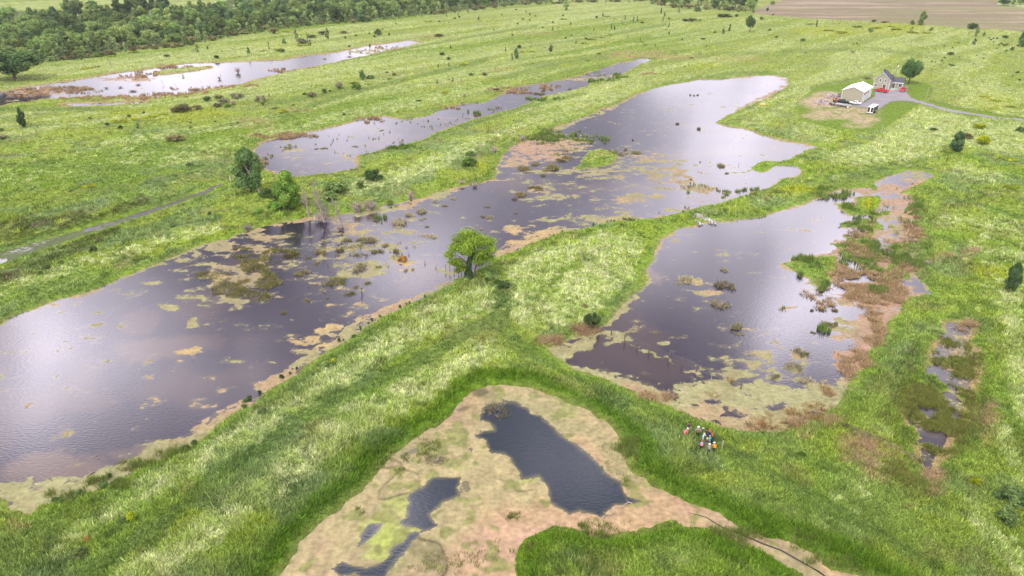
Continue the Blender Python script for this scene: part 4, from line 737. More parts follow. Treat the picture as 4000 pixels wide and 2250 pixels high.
# ---- repeats too small to tell apart: one label per kind and meadow
DOTS = [('dbush', 'small dark bush dotted over the upper left meadow between far pond and wood', 'dots in the upper left meadow', [(505,457,14,16),(563,443,13,13),(353,466,14,18),(419,490,16,18),(745,501,12,12),(840,477,9,10),(928,482,11,12),(320,235,13,10),(652,222,13,24),(1365,184,12,12),(1444,176,10,10),(1462,145,10,10),(1443,133,9,8),(1390,141,9,9),(1349,150,11,10),(1495,117,8,8),(1520,139,13,9),(1547,96,9,7),(1716,86,8,8),(1776,75,9,10),(1794,69,10,12),(1289,358,10,12),(1512,285,9,14),(745,480,8,10),(1145,412,8,18)]),
 ('dpop', 'thin little tree scattered in the upper middle meadow', 'thin little trees in the upper meadow', [(452,222,18,10),(811,193,17,12),(1213,177,22,18),(1870,81,19,11),(1745,67,13,8),(1761,191,17,10),(1753,259,13,10),(1712,263,13,10),(1975,201,17,10),(1708,327,17,12),(1769,317,15,12),(2159,121,19,11),(2229,98,13,11),(2355,65,19,11),(2388,114,23,9),(2400,119,19,12),(2441,79,21,9),(2474,86,27,11),(2489,84,19,11),(2582,55,25,11),(2590,83,17,9),(2596,65,21,9),(2613,108,19,12),(2250,172,15,11),(2501,160,14,7),(2664,158,13,12),(2000,234,24,12),(1052,379,17,9),(2431,97,12,8),(2070,60,12,9),(1790,60,12,8),(2320,120,10,8),(2450,150,12,7),(2560,180,10,7)]),
 ('dbush', 'tiny dark bush speckled over the meadow right of centre', 'specks in the middle meadow', [(2002,141,10,9),(2200,63,8,9),(2022,96,11,9),(2070,81,9,9),(2043,77,9,9),(2091,65,8,8),(2015,40,8,9),(2054,48,8,7),(2210,152,11,9),(2233,141,8,8),(2289,154,12,13),(2276,172,9,10),(2330,71,11,12),(2508,92,9,16),(2613,75,9,14),(2734,81,9,12),(2792,129,10,9),(2613,135,12,8),(2747,154,9,20),(2974,77,14,16),(1937,352,9,28),(1635,395,8,24),(1755,313,8,7),(2340,212,7,18),(2300,238,6,20),(2700,228,6,18),(2760,182,6,9),(2724,46,22,30),(2827,65,16,60),(2877,65,14,20),(2341,444,9,5),(2120,110,8,9),(2160,90,8,8),(1960,60,8,8),(1930,120,8,8),(1500,75,7,9)]),
 ('dbush', 'tiny dark juniper-like bush speckled behind the house', 'specks behind the house', [(3006,121,12,11),(3334,176,9,7),(3347,174,11,6),(3689,228,9,9),(3720,257,8,20),(3842,230,8,9),(3842,214,7,7),(3974,286,12,15),(3982,315,10,9),(3956,298,7,9),(3679,238,7,12),(3640,242,7,12),(3654,244,7,6),(3710,254,8,9),(3803,251,7,5),(3816,218,6,7),(3747,224,6,6),(3893,191,7,9),(3902,178,8,9),(3912,172,9,12),(3922,178,8,16),(3935,176,9,12),(3870,158,9,10),(3880,152,8,9),(3895,152,9,8),(3863,150,8,8),(3690,180,7,9),(3720,188,6,8),(3930,200,8,10),(3975,180,9,9),(3880,165,7,7),(3220,122,6,6),(3020,60,8,10),(2997,45,18,11),(3060,160,6,6)]),
 ('ylow', 'small yellow-green patch of flowering scrub in the upper meadows', 'yellow scrub patches', [(1522,258,8,20),(2043,203,9,26),(2078,203,10,30),(2311,156,9,46),(2350,147,8,30),(2380,138,8,30),(2370,66,6,34),(2280,170,8,30),(2510,165,7,30),(2520,176,7,20),(2180,108,6,18),(3170,95,8,50),(3240,120,8,50),(3290,128,8,60),(3350,105,8,50),(3420,110,8,60),(3480,105,8,40),(3560,128,8,60),(3620,130,8,50),(3890,395,9,70),(3950,420,9,60),(3850,380,8,50),(3740,168,7,26),(700,430,9,44),(640,446,9,44),(1090,196,9,60),(1180,178,9,60),(1030,200,8,40),(1120,125,8,50),(340,268,9,60),(380,262,8,30),(520,205,7,40),(440,222,8,40),(1670,84,7,44),(2200,75,6,40),(3500,116,8,60),(2080,250,6,20)])]
for kind, lab, grp, pts in DOTS:
    for a in pts: plant(*a, kind, lab, grp)
# ---- clumps standing in the water
CL = [('olive weed clump in the shallows at the left tip of the middle basin islet', [(2050,660,50,30),(2159,656,56,36),(2132,668,32,20),(2213,619,42,26),(2190,629,36,20),(2122,687,22,15),(2093,641,36,18),(2035,761,52,22),(2093,734,50,24),(2008,780,24,14)], 'weed'),
 ('dark reed tuft standing in open water of the long basin', [(2443,586,18,14),(2485,598,46,14),(2646,485,12,14),(2730,505,16,18),(2696,372,8,10),(2711,374,8,10),(2725,372,8,10),(2472,548,10,12),(2699,703,9,12),(2735,634,5,12),(2840,678,14,12),(2155,332,7,8),(2815,648,32,24)], 'weed'),
 ('buff and olive weed islet in the near right-hand pond', [(2679,1092,62,32),(2660,1104,50,12),(2827,1118,78,44),(2831,1058,32,22),(2815,1192,82,34),(2881,1282,46,46),(2889,1305,42,14),(3124,1378,62,34),(3097,1434,72,38),(3023,1472,46,20),(3147,1488,60,24),(3178,1301,22,14),(2935,1385,40,10),(2480,1290,60,14),(2560,1300,40,12),(2730,1470,30,10)], 'gweed'),
 ('dark green sedge islet near the tan reeds of the right-hand pond', [(3230,1270,60,26),(3262,1268,26,20),(3171,1214,14,16),(3210,1214,20,16),(3262,1214,26,18),(3190,1212,8,10)], 'weed'),
 ('weed clump on the dark water around the dead trees', [(1140,999,62,34),(1248,988,46,30),(1202,1010,30,12),(1233,1030,32,14),(1179,1069,56,26),(1361,940,36,24),(1330,979,36,24),(1415,1049,90,18),(1310,1100,92,30),(1477,1045,26,16),(1435,1107,28,16),(1388,1123,30,12),(1338,1107,20,12),(1477,983,50,24),(1508,960,30,18),(1039,1010,60,30),(1000,1045,50,26),(950,1100,50,22),(880,1130,60,20),(1085,1105,40,20),(800,1070,40,18),(930,970,36,18),(1109,1223,28,16),(1205,1172,26,18),(1280,1165,18,8),(1365,1150,44,20)], 'weed'),
 ('reedy clump on the shallow shelf left of the rounded basin', [(1559,874,60,44),(1598,843,42,26),(1648,828,46,28),(1652,855,28,12),(1668,886,20,12),(1680,921,70,16),(1885,847,24,12),(1912,851,32,14),(1772,777,26,14),(1738,805,24,14),(1904,809,26,10),(1586,1057,18,18),(1613,1053,14,16),(1435,937,72,38),(1547,983,28,26),(1470,860,36,18),(1700,790,22,12),(1830,890,22,10),(1880,896,18,12),(2015,833,20,8)], 'gweed'),
 ('brown shrubby clump in the far left pond', [(40,385,34,16),(120,382,30,18),(150,375,14,16),(415,345,24,8),(470,342,26,8),(540,332,28,8),(520,357,46,8),(930,285,30,26),(857,310,20,14),(715,300,12,12),(190,366,10,14),(1367,209,14,7),(1445,195,10,8),(1365,222,30,6),(1410,205,24,7),(1268,230,22,6),(300,362,14,6)], 'deadb'),
 ('small weed tuft in the middle pond', [(1235,582,16,7),(1265,580,30,8),(1390,573,28,7),(1860,452,20,16),(1493,510,20,6),(2180,337,22,10),(2100,367,50,12),(2154,352,10,12),(2120,355,24,10),(2225,349,12,8),(1650,495,12,4)], 'weed')]
CL.append(('olive brush in the row along the old ditch right of the people', [(3300,1668,44,22),(3340,1688,50,26),(3385,1706,50,26),(3430,1722,54,28),(3475,1742,54,28),(3520,1764,54,30),(3560,1786,50,28),(3595,1806,40,26)], 'olow'))
for lab, pts, kd in CL:
    for a, b_, c_2, d2 in pts: plant(a, b_, d2, c_2, kd, lab, lab.split(' in ')[0].split(' on ')[0] + 's', water=(kd != 'olow'))
# dark tufts along the near duckweed edge
for a in [(1660,1165,8,22),(1600,1186,8,16),(1563,1205,10,22),(1588,1190,8,14),(1484,1240,10,18),(1452,1252,10,16),(1440,1265,8,12),(1408,1284,10,20),(1325,1335,12,24),(1342,1330,6,12),(1160,1445,10,20),(1134,1462,10,18),(1101,1478,18,26),(1015,1540,14,24),(1383,1316,22,14),(960,1570,20,20),(975,1558,18,20),(955,1590,18,18),(430,1865,16,24),(408,1900,30,30),(218,1960,26,30),(242,1965,18,24),(316,1935,24,36),(440,1893,12,20),(760,1735,22,24),(728,1755,26,26),(2318,882,10,18),(2371,868,6,12),(2388,866,6,12),(2400,866,8,12),(2249,902,8,10),(2197,904,7,10),(2668,830,10,12)]:
    plant(a[0], a[1], a[3], a[2] * 1.2, 'dbush', 'dark rush tuft at the edge of the duckweed', 'rush tufts at the duckweed edge')
# ---- the wood: every tree one can make out is a tree of its own
def fy(x): return np.interp(x, [-200,0,110,200,300,420,520,700,850,1000,1100,1250,1330,1420,1600,1750,1900,2050,2150,2330,2520,2600,2750,2850,2960], [250,235,235,238,232,215,195,185,150,128,112,95,92,84,66,52,34,18,14,8,6,26,36,44,50])
wood = []
r_ = random.Random(5)
for row in range(9):
    x_p = -60 + r_.uniform(0, 20)
    while x_p < 2960:
        f = float(fy(x_p)); back = row * (7 + row * 1.6)
        yb = f - back * (1.15 if x_p < 900 else .75) + r_.uniform(-3, 3)
        lim = 62 if x_p < 250 else (40 if x_p < 1000 else -10)
        if row == 0: kd, hh_, wd_ = r_.choice([('pop', 30, 28), ('pop', 38, 30), ('obush', 22, 38), ('obush', 26, 50), ('pop', 42, 34), ('bush', 24, 34)])
        elif row == 1: kd, hh_, wd_ = r_.choice([('pop', 46, 38), ('pop', 54, 40), ('ttree', 52, 46), ('obush', 26, 44), ('oak', 48, 50)])
        else: kd, hh_, wd_ = r_.choice([('dtree', 66, 72), ('oak', 70, 76), ('tall', 70, 58), ('ttree', 66, 56), ('btree', 66, 54), ('pop', 56, 46), ('oak', 80, 86), ('oak', 62, 60)])
        k_ = float(np.interp(yb, [0, 230], [.72, 1.05])) * r_.uniform(.8, 1.12) * (1.0 if row < 2 else min(1.0, .72 + .09 * row)); 
        if 2060 < x_p < 2540 and row < 2: hh_ *= .6
        step = wd_ * (.50 if row > 1 else .62)
        if yb > lim and not (380 < x_p < 1 ) and not (x_p > 2540 and row > 4):
            wood.append((x_p, yb, hh_ * k_, wd_ * k_, kd, row))
        x_p += step * r_.uniform(.8, 1.35) * (1.1 if row else 1.25)
wood.sort(key=lambda a: -a[1]); 
WL = {'bush': 'small green bush along the foot of the long wood', 'pop': 'pale young poplar-like tree at the front of the long wood', 'dpop': 'thin bluish young tree at the front of the long wood', 'obush': 'brown-olive shrub along the foot of the long wood', 'dtree': 'dark round-crowned tree inside the long wood', 'oak': 'mid-green broad tree inside the long wood', 'tall': 'dark tall-crowned tree inside the long wood', 'ttree': 'mid-green tall tree inside the long wood', 'btree': 'bluish tall tree inside the long wood'}
print('wood trees', len(wood))
for x_p, yb, h_, w_, kd, row in wood: plant(x_p, yb, h_, w_, kd, WL[kd], {'o': 'shrubs', 'p': 'young trees', 'd': 'dark trees'}.get(kd[0], 'trees') + ' of the long wood: ' + kd.replace('pop', 'poplar').replace('dtree', 'round').replace('btree', 'bluish').replace('ttree', 'tall').replace('obush', 'shrub'))
for a in [(3920,22,24,46,'dtree','dark tree behind the white rail fence, left one'),(3955,22,22,30,'dpop','small bluish tree behind the white rail fence'),(3985,20,26,40,'oak','green tree behind the white rail fence at the corner'),(3018,18,20,20,'bush','green bush at the upper left corner of the ploughed field')]: plant(*a)
def undergrowth():
    r = np.random.default_rng(12); nn = 60000; a = r.uniform(-300, 2180, nn); b_ = r.uniform(-120, 240, nn)
    k = poly_m(a, b_, WOODP, 3) > .6; a, b_ = a[k], b_[k]; x, y = G(a, b_, .8); h = fbm(x, y, 14, 401, 3); z = land_z(x, y) + r.uniform(0, 1, len(x)) * (.6 + 2 * sm(.4, .65, h))
    Nn = r.normal(size=(len(x), 3)) + (0, 0, .8); Nn /= np.linalg.norm(Nn, axis=1)[:, None]
    V, F = leaves(np.stack([x, y, z], 1), Nn, .75, r); c_ = L3(np.ones((len(x), 1)) * np.array((.12,.17,.065)), np.array((.24,.25,.13)), sm(.4, .65, fbm(x, y, 30, 402, 3))) * r.uniform(.6, 1.4, (len(x), 1))
    o = mesh_np('undergrowth', V, F, MATS['grass'], None, {'tint': ('FLOAT_COLOR', np.repeat(np.c_[c_, np.ones(len(x))], 4, 0))}); tag(o, 'dense undergrowth filling the floor of the long wood', None, None, 'stuff')
undergrowth()
# ---- the vine-covered tree in the middle
def pxbasis(px, py):
    x, y, z = ground(px, py); dp = float(depth(px, py)); al = PITCH + math.atan((py - 1125) / FPX); return x, y, z, dp / FPX, math.cos(al)
x, y, z, mpp, ca = pxbasis(1838, 1086)
t = empty('broadleaf_tree', (x, y, z - .1)); tag(t, 'bright green tree wrapped in dark vine on the bank between the ponds', 'tree')
def off_(ux, uy): return (ux - 1838) * mpp, (1086 - uy) * mpp / ca
r = np.random.default_rng(99); P, Nn, T, blobs = [], [], [], []
for ux, uy, rx, dy in [(1800,938,30,0),(1830,930,32,3),(1862,932,30,-3),(1893,945,30,0),(1915,955,24,2),(1925,968,18,-2),(1790,960,26,-2),(1775,975,20,2),(1762,995,20,0),(1752,1000,12,2),(1778,1012,20,-2),(1800,1012,22,-3),(1790,1030,18,1),(1808,1035,18,-2),
    (1830,965,24,-4),(1855,965,26,4),(1882,975,26,-3),(1905,985,18,0),(1868,1000,22,-4),(1890,1005,20,2),(1905,1012,16,-1),(1922,1008,13,1),(1845,1005,20,4),(1815,990,24,4),(1860,945,28,5),(1835,945,26,-5),(1812,960,18,3),(1768,1020,12,-1),(1870,1018,12,0),(1800,1045,16,1),(1875,1035,14,2),(1858,1022,16,3),(1790,1050,12,-1),(1850,920,14,0),(1815,922,12,1)]:
    a0, b0 = off_(ux, uy); rr = rx * mpp * 1.02; blobs.append((a0, dy * .45, b0, rr))
for bx, by, bz, rr in blobs:
    m_ = int(400 * (rr / 1.2) ** 2) + 80; v = r.normal(size=(m_, 3)); v /= np.linalg.norm(v, axis=1)[:, None]; q = r.uniform(.3, 1.32, (m_, 1))
    P.append(np.array([bx, by, bz]) + v * q * rr * np.array([1, 1, .75])); nn = v + r.normal(size=v.shape) * .5 + np.array([0,0,.5]); Nn.append(nn / np.linalg.norm(nn, axis=1)[:, None]); T.append(np.full(m_, r.uniform(.75, 1.25)) * r.uniform(.7, 1.35, m_))
P = np.concatenate(P); Nn = np.concatenate(Nn); T = np.repeat(np.concatenate(T), 4); V, F = leaves(P, Nn, .15, r)
mesh_np('crown', V, F, MATS['leaf_fresh'], t, {'tint': ('FLOAT_COLOR', np.stack([T, T, T * .9, T * 0 + 1], 1))})
V, F = [], []
def lp(ux, uy, d=0): a0, b0 = off_(ux, uy); return (a0, d, b0)
tube(V, F, [lp(1830,1090), lp(1832,1050,.1), lp(1836,1010,.1), lp(1848,970,.2), lp(1850,940)], [.42,.32,.26,.16,.06], 8)
tube(V, F, [lp(1858,1088), lp(1856,1055), lp(1862,1035), lp(1872,1005,-.2), lp(1880,975,-.2)], [.24,.17,.15,.11,.05], 7)
for a0, b0, c0, d0 in [((1834,1030),(1800,1000),(1780,985),-.8),((1838,1000),(1815,960),(1805,940),.8),((1848,975),(1880,950),(1900,945),.6),((1836,1035),(1805,1020),(1785,1015),.9),((1866,1020),(1895,1000),(1915,985),-.7),((1848,970),(1840,945),(1835,930),-.6),((1870,1010),(1890,1012),(1915,1012),.5)]:
    tube(V, F, [lp(*a0), lp(*b0, d0 * .6), lp(*c0, d0)], [.11,.07,.03], 5)
mesh_np('trunk', [tuple(v) for v in V], F, bark, t, smooth=True)
P, Nn, T = [], [], []
for k in range(5200):
    f = r.uniform(0, 1) ** 1.3; ux = np.interp(f, [0,.25,.5,.75,1], [1832,1830,1836,1850,1852]); uy = np.interp(f, [0,1], [1088,945]); rad = np.interp(f, [0,.12,.35,.6,1], [.95,.75,.55,.45,.25]); a_ = r.uniform(0, 6.283)
    a0, b0 = off_(ux, uy); P.append((a0 + math.cos(a_) * rad * r.uniform(.6, 1.1), math.sin(a_) * rad * r.uniform(.6, 1.1), max(.1, b0 + r.normal() * .1))); Nn.append((math.cos(a_) + r.normal() * .3, math.sin(a_) + r.normal() * .3, .5)); T.append(r.uniform(.7, 1.3))
Nn = np.array(Nn); Nn /= np.linalg.norm(Nn, axis=1)[:, None]; V, F = leaves(np.array(P), Nn, .13, r); T = np.repeat(T, 4)
tag(mesh_np('vine', V, F, MATS['leaf_blue'], t, {'tint': ('FLOAT_COLOR', np.stack([T, T, T, T * 0 + 1], 1))}), 'dark green vine hanging round the trunk')
# ---- dead trees: a bare trunk with fine branches
def dead_tree(bx, by, tx_, ty_, label, rad=.28, nb=26, blen=2.2, seed=0, zoff=None, twig=3, lo=.3):
    x, y, z, mpp, ca = pxbasis(bx, by); rr = random.Random(seed)
    t = empty('dead_tree', (x, y, z)); tag(t, label, 'dead tree', None)
    top = Vector(((tx_ - bx) * mpp, rr.uniform(-.3, .3), (by - ty_) * mpp / ca)); V, F = [], []
    mid = top * .5 + Vector((rr.uniform(-.2, .2), rr.uniform(-.2, .2), 0)); tube(V, F, [(0,0,-.6), top * .25 + Vector((.05,0,0)), mid, top * .78, top], [rad, rad * .8, rad * .62, rad * .35, rad * .1], 8)
    mesh_np('trunk', [tuple(v) for v in V], F, dead_bark, t, smooth=True); V, F = [], []
    for i in range(nb):
        f = lo + (1 - lo) * (i + rr.random()) / nb; p = top * f; a_ = rr.uniform(0, 6.283); ln = blen * (1.25 - f) * rr.uniform(.5, 1.2)
        d = Vector((math.cos(a_), math.sin(a_), rr.uniform(.2, 1.2))).normalized(); q = p + d * ln * .55 + Vector((0, 0, -.05)); e = q + (d + Vector((rr.uniform(-.4,.4), rr.uniform(-.4,.4), rr.uniform(-.1,.6)))).normalized() * ln * .5
        tube(V, F, [p, q, e], [max(.03, rad * .3 * (1.3 - f)), max(.022, rad * .16), .016], 4)
        for j in range(twig):
            s_ = p.lerp(e, rr.uniform(.35, .95)); dd = (d + Vector((rr.uniform(-1,1), rr.uniform(-1,1), rr.uniform(-.3,1)))).normalized(); tube(V, F, [s_, s_ + dd * ln * .35], [.026, .014], 3)
    if nb: mesh_np('branches', [tuple(v) for v in V], F, dead_bark, t)
    return t
dead_tree(1017,752,972,640,'bare leaning dead tree against the tall dark tree',.26,16,1.6,1)
dead_tree(1080,726,1068,664,'thin dead snag by the shore of the middle pond',.14,10,.8,2)
dead_tree(1207,840,1200,728,'dead tree with a thick broken trunk, leftmost of the three on the shore',.32,34,2.0,3,twig=4)
dead_tree(1268,868,1240,706,'tallest dead tree, middle of the three on the shore',.30,60,2.4,4,twig=6,lo=.12)
dead_tree(1342,893,1308,768,'forked leaning dead tree, rightmost of the three on the shore',.28,30,1.7,5,twig=4)
dead_tree(1412,1123,1404,1050,'thin dead snag rising from the open water below the weeds',.13,12,.7,6,twig=2)
dead_tree(2833,20,2832,-28,'brown bare trunk at the top edge among the wood',.3,6,1,7)
dead_tree(1700,1046,1704,1030,'short stump in the water at the left end of the old fence',.10,0,.5,8)
dead_tree(1660,1030,1660,1014,'dark stump alone in the open water left of the vine-covered tree',.12,0,.5,9)
dead_tree(697,364,690,316,'tall thin dead stem in the far left pond',.10,8,.8,10)
dead_tree(2883,647,2888,634,'forked stick in the long basin',.06,3,.5,11)
dead_tree(3017,1592,3017,1566,'brown snag in the lower right duckweed',.12,0,.4,12)
dead_tree(2776,1488,2775,1462,'rust-brown stub at the edge of the duckweed by the wire fence',.11,3,.4,13)
for i, (a, b_, c_2, d2) in enumerate([(184,392,178,374),(270,366,272,350),(860,306,866,288),(938,290,930,262),(1275,225,1270,212),(640,330,632,314)]):
    t = dead_tree(a, b_, c_2, d2, 'bleached dead brush standing in the far left pond', .07, 9, 1.0, 30 + i); t['group'] = 'dead brush in the far left pond'
# fallen branches floating
def log(p0, p1, label, rad=.09, n_=5):
    x0, y0 = [float(v) for v in G(*p0)]; x1, y1 = [float(v) for v in G(*p1)]; V, F = [], []
    pts = [Vector((x0 + (x1 - x0) * f, y0 + (y1 - y0) * f, .05 + .05 * math.sin(f * 5))) + Vector((0, math.sin(f * 7) * .3, 0)) for f in np.linspace(0, 1, n_ + 1)]
    tube(V, F, pts, [rad * (1 - .7 * i / n_) for i in range(n_ + 1)], 6)
    for i in range(1, n_): d = Vector((math.cos(i * 2.4), math.sin(i * 2.4), .3)) * rad * 6; tube(V, F, [pts[i], pts[i] + d], [rad * .4, rad * .1], 4)
    tag(mesh_np('fallen_branch', [tuple(v) for v in V], F, dead_bark), label, 'branch')
log((2470,1968),(2405,1982),'bleached fallen branch at the right tip of the dark water hole'); log((2360,2025),(2405,2000),'pale curved branch at the lower edge of the dark water hole')
log((340,1862),(386,1832),'weathered log on the duckweed edge, right one'); log((250,1890),(324,1868),'weathered log on the duckweed edge, middle one'); log((110,1912),(170,1905),'weathered log on the duckweed edge, left one')
log((188,1876),(216,1874),'small forked branch in the water at lower left',.06); log((372,1784),(394,1792),'thin floating stick at lower left',.05)
# dark tube standing in for a sunken ditch through the algae
ditch = [(2690,2003),(2760,2022),(2820,2060),(2900,2090),(2980,2125),(3050,2150),(3120,2190),(3200,2235),(3260,2280)]
V, F = [], []; tube(V, F, [(*[float(v) for v in G(*p)], .03) for p in ditch], [.02,.05,.06,.09,.10,.10,.10,.09,.08], 5)
tag(mesh_np('ditch_line', [tuple(v) for v in V], F, mat('wet_dark', (.05,.04,.04), .6)), 'dark sunken line crossing the tan algae at the bottom right', 'line')
# ------------------------------------------------------------------ building helpers
class MB:
    def __init__(s): s.v, s.f, s.m = [], [], []
    def add(s, vs, fs, m=0):
        b = len(s.v); s.v += [tuple(v) for v in vs]; s.f += [tuple(b + i for i in f) for f in fs]; s.m += [m] * len(fs); return s
    def box(s, x0, x1, y0, y1, z0, z1, m=0):
        return s.add([(x, y, z) for z in (z0, z1) for y in (y0, y1) for x in (x0, x1)], [(0,2,3,1),(4,5,7,6),(0,1,5,4),(2,6,7,3),(0,4,6,2),(1,3,7,5)], m)
    def prism(s, prof, y0, y1, m=0, inset=0):    # profile in x,z extruded along y
        n_ = len(prof); cx = sum(p[0] for p in prof) / n_; vs = [(x, y0, z) for x, z in prof] + [(x, y1, z) for x, z in prof]
        return s.add(vs, [tuple(range(n_))[::-1] if False else tuple(range(n_)), tuple(range(2 * n_ - 1, n_ - 1, -1))] + [(i, i + n_, (i + 1) % n_ + n_, (i + 1) % n_) for i in range(n_)], m)
    def cyl(s, c, ax, r, l, k=14, m=0):
        c = Vector(c); ax = Vector(ax).normalized(); u = ax.orthogonal().normalized(); v = ax.cross(u); vs = []
        for e in (-.5, .5):
            for j in range(k): a_ = 6.2832 * j / k; vs.append(c + ax * l * e + (u * math.cos(a_) + v * math.sin(a_)) * r)
        return s.add(vs, [tuple(range(k))[::-1], tuple(range(k, 2 * k))] + [(j, (j + 1) % k, (j + 1) % k + k, j + k) for j in range(k)], m)
    def build(s, name, ms, parent=None, bevel=0, smooth=False, loc=None):
        me = bpy.data.meshes.new(name); me.from_pydata(s.v, [], s.f)
        bm = bmesh.new(); bm.from_mesh(me)
        bmesh.ops.recalc_face_normals(bm, faces=bm.faces); bm.to_mesh(me); bm.free()
        for m in (ms if isinstance(ms, (list, tuple)) else [ms]): me.materials.append(m)
        for p, i in zip(me.polygons, s.m): p.material_index = i; p.use_smooth = smooth
        o = bpy.data.objects.new(name, me); COL.objects.link(o)
        if parent: o.parent = parent
        if loc: o.location = loc
        if bevel: b_ = o.modifiers.new('bevel', 'BEVEL'); b_.width = bevel; b_.segments = 2; b_.limit_method = 'ANGLE'
        return o
siding = mat('beige_siding', (.36,.325,.25), .7, noise=.06, scale=1.5); white = mat('white_paint', (.80,.80,.80), .5, noise=.04); wroof = mat('white_metal_roof', (.82,.81,.80), .4, noise=.05, scale=1)
sh = mat('grey_shingles', (.085,.085,.105), .9, noise=.3, scale=5); glass = mat('window_glass', (.03,.035,.05), .1, noise=.1, spec=.6); rubber = mat('rubber', (.02,.02,.02), .8); chrome = mat('grey_metal', (.45,.45,.46), .35, .6)
red = mat('red_paint', (.62,.015,.025), .25, noise=.05, spec=.6); wcar = mat('white_car_paint', (.78,.78,.80), .25, noise=.03, spec=.6); black = mat('black_paint', (.015,.015,.018), .3, noise=.1, spec=.5); orange = mat('orange_paint', (.75,.25,.03), .4)
concrete = mat('concrete', (.42,.38,.34), .9, noise=.15); wood_ = mat('grey_wood', (.26,.22,.18), .9, noise=.3, scale=8); lamp_red = mat('tail_lamp', (.4,.01,.01), .3); lamp_w = mat('head_lamp', (.7,.7,.68), .2)
def gp(px, py): return Vector([float(v) for v in G(px, py, .9)])
def frame(p0, p1):   # position p0, heading towards p1
    d = p1 - p0; return math.atan2(d.y, d.x)
# driveway sheet
dm = bpy.data.materials.new('asphalt'); dm.use_nodes = True; n = dm.node_tree.nodes; l = dm.node_tree.links; b = n['Principled BSDF']; b.inputs['Roughness'].default_value = .9
t_ = n.new('ShaderNodeTexNoise'); t_.inputs['Scale'].default_value = .25; t_.inputs['Detail'].default_value = 6; g = n.new('ShaderNodeNewGeometry'); l.new(g.outputs['Position'], t_.inputs['Vector'])
x_ = n.new('ShaderNodeMix'); x_.data_type = 'RGBA'; x_.inputs[6].default_value = (.165,.15,.165,1); x_.inputs[7].default_value = (.29,.265,.28,1); l.new(t_.outputs['Fac'], x_.inputs[0]); l.new(x_.outputs[2], b.inputs['Base Color'])
P = np.array(DW); xs = np.arange(P[:, 0].min(), P[:, 0].max(), .9); ys = np.arange(P[:, 1].min() - 1, P[:, 1].max() + 1, .9); XX, YY = np.meshgrid(xs, ys)
sdr = sdf(XX.ravel(), YY.ravel(), DW); dz = np.maximum(land_z(XX.ravel(), YY.ravel()), .3) + .10
ii = np.arange(len(ys) * len(xs)).reshape(len(ys), len(xs)); Fd = np.stack([ii[:-1, :-1], ii[:-1, 1:], ii[1:, 1:], ii[1:, :-1]], -1).reshape(-1, 4)
Fd = Fd[(sdr[Fd] > -.45).all(1)]; us, inv = np.unique(Fd, return_inverse=True)
mesh_np('driveway', np.stack([XX.ravel()[us], YY.ravel()[us], dz[us]], 1), inv.reshape(-1, 4), dm, smooth=True)['kind'] = 'structure'

# ------------------------------------------------------------------ garage
A0, B0, C0 = gp(3282, 393.5), gp(3366, 402), gp(3410, 380)
def square(A_, B_, C_2):     # heading of the front wall, sharing the error between both walls
    u, v = B_ - A_, C_2 - B_; tu, tv = math.atan2(u.y, u.x), math.atan2(v.y, v.x); return tu + (tv - tu - math.pi / 2) / 2
rz = square(A0, B0, C0); wG = (B0 - A0).length; lG = (C0 - B0).length; A0 = B0 - Vector((math.cos(rz), math.sin(rz))) * wG
print('garage', wG, lG)          # local x runs from A to B (gable front), local y goes back
t = empty('garage', (A0.x, A0.y, .9), rz); tag(t, 'beige garage with a white metal roof and three white doors', 'garage')
eh, rh = 4.3, 5.9; W_ = wG
MB().add([(0,0,0),(W_,0,0),(W_,0,eh),(W_/2,0,rh),(0,0,eh),(0,lG,0),(W_,lG,0),(W_,lG,eh),(W_/2,lG,rh),(0,lG,eh)], [(0,1,2,3,4),(9,8,7,6,5),(0,4,9,5),(1,6,7,2),(0,5,6,1)]).build('wall', siding, t)
def gable_roof(W_, L_, eh, rh, o, th=.12, side=.35):
    s_ = (rh - eh) / (W_ / 2); m = MB()
    for sg in (0, 1):
        xe = -side if sg == 0 else W_ + side; ze = eh - s_ * side
        a = [(xe, -o, ze + .03), (W_/2, -o, rh + .03), (W_/2, L_ + o, rh + .03), (xe, L_ + o, ze + .03)]
        m.add(a + [(x, y, z + th) for x, y, z in a], [(0,1,2,3),(4,7,6,5),(0,4,5,1),(1,5,6,2),(2,6,7,3),(3,7,4,0)])
    return m
rf = gable_roof(W_, lG, eh, rh, .3).build('roof', wroof, t)
for yy in (lG * .35, lG * .7): MB().box(W_*.3, W_*.3+.3, yy, yy+.3, rh - .6, rh - .2).build('roof_vent', chrome, rf)
for y0, y1, z1 in ((lG*.07, lG*.25, 2.7), (lG*.33, lG*.53, 3.0), (lG*.62, lG*.93, 3.6)):
    dr = MB().box(W_ + .01, W_ + .08, y0, y1, .05, z1).build('garage_door', white, t); m_ = MB()
    for k in range(4): m_.box(W_ + .08, W_ + .10, y0 + .05, y1 - .05, .2 + k * z1 / 4.2, .26 + k * z1 / 4.2)
    m_.build('door_rib', chrome, dr)
MB().box(W_ - .1, W_ + .04, -.05, .1, 0, eh).box(-.04, .1, -.05, .1, 0, eh).box(W_ - .1, W_ + .05, lG - .12, lG + .03, 0, eh).build('corner_trim', white, t)
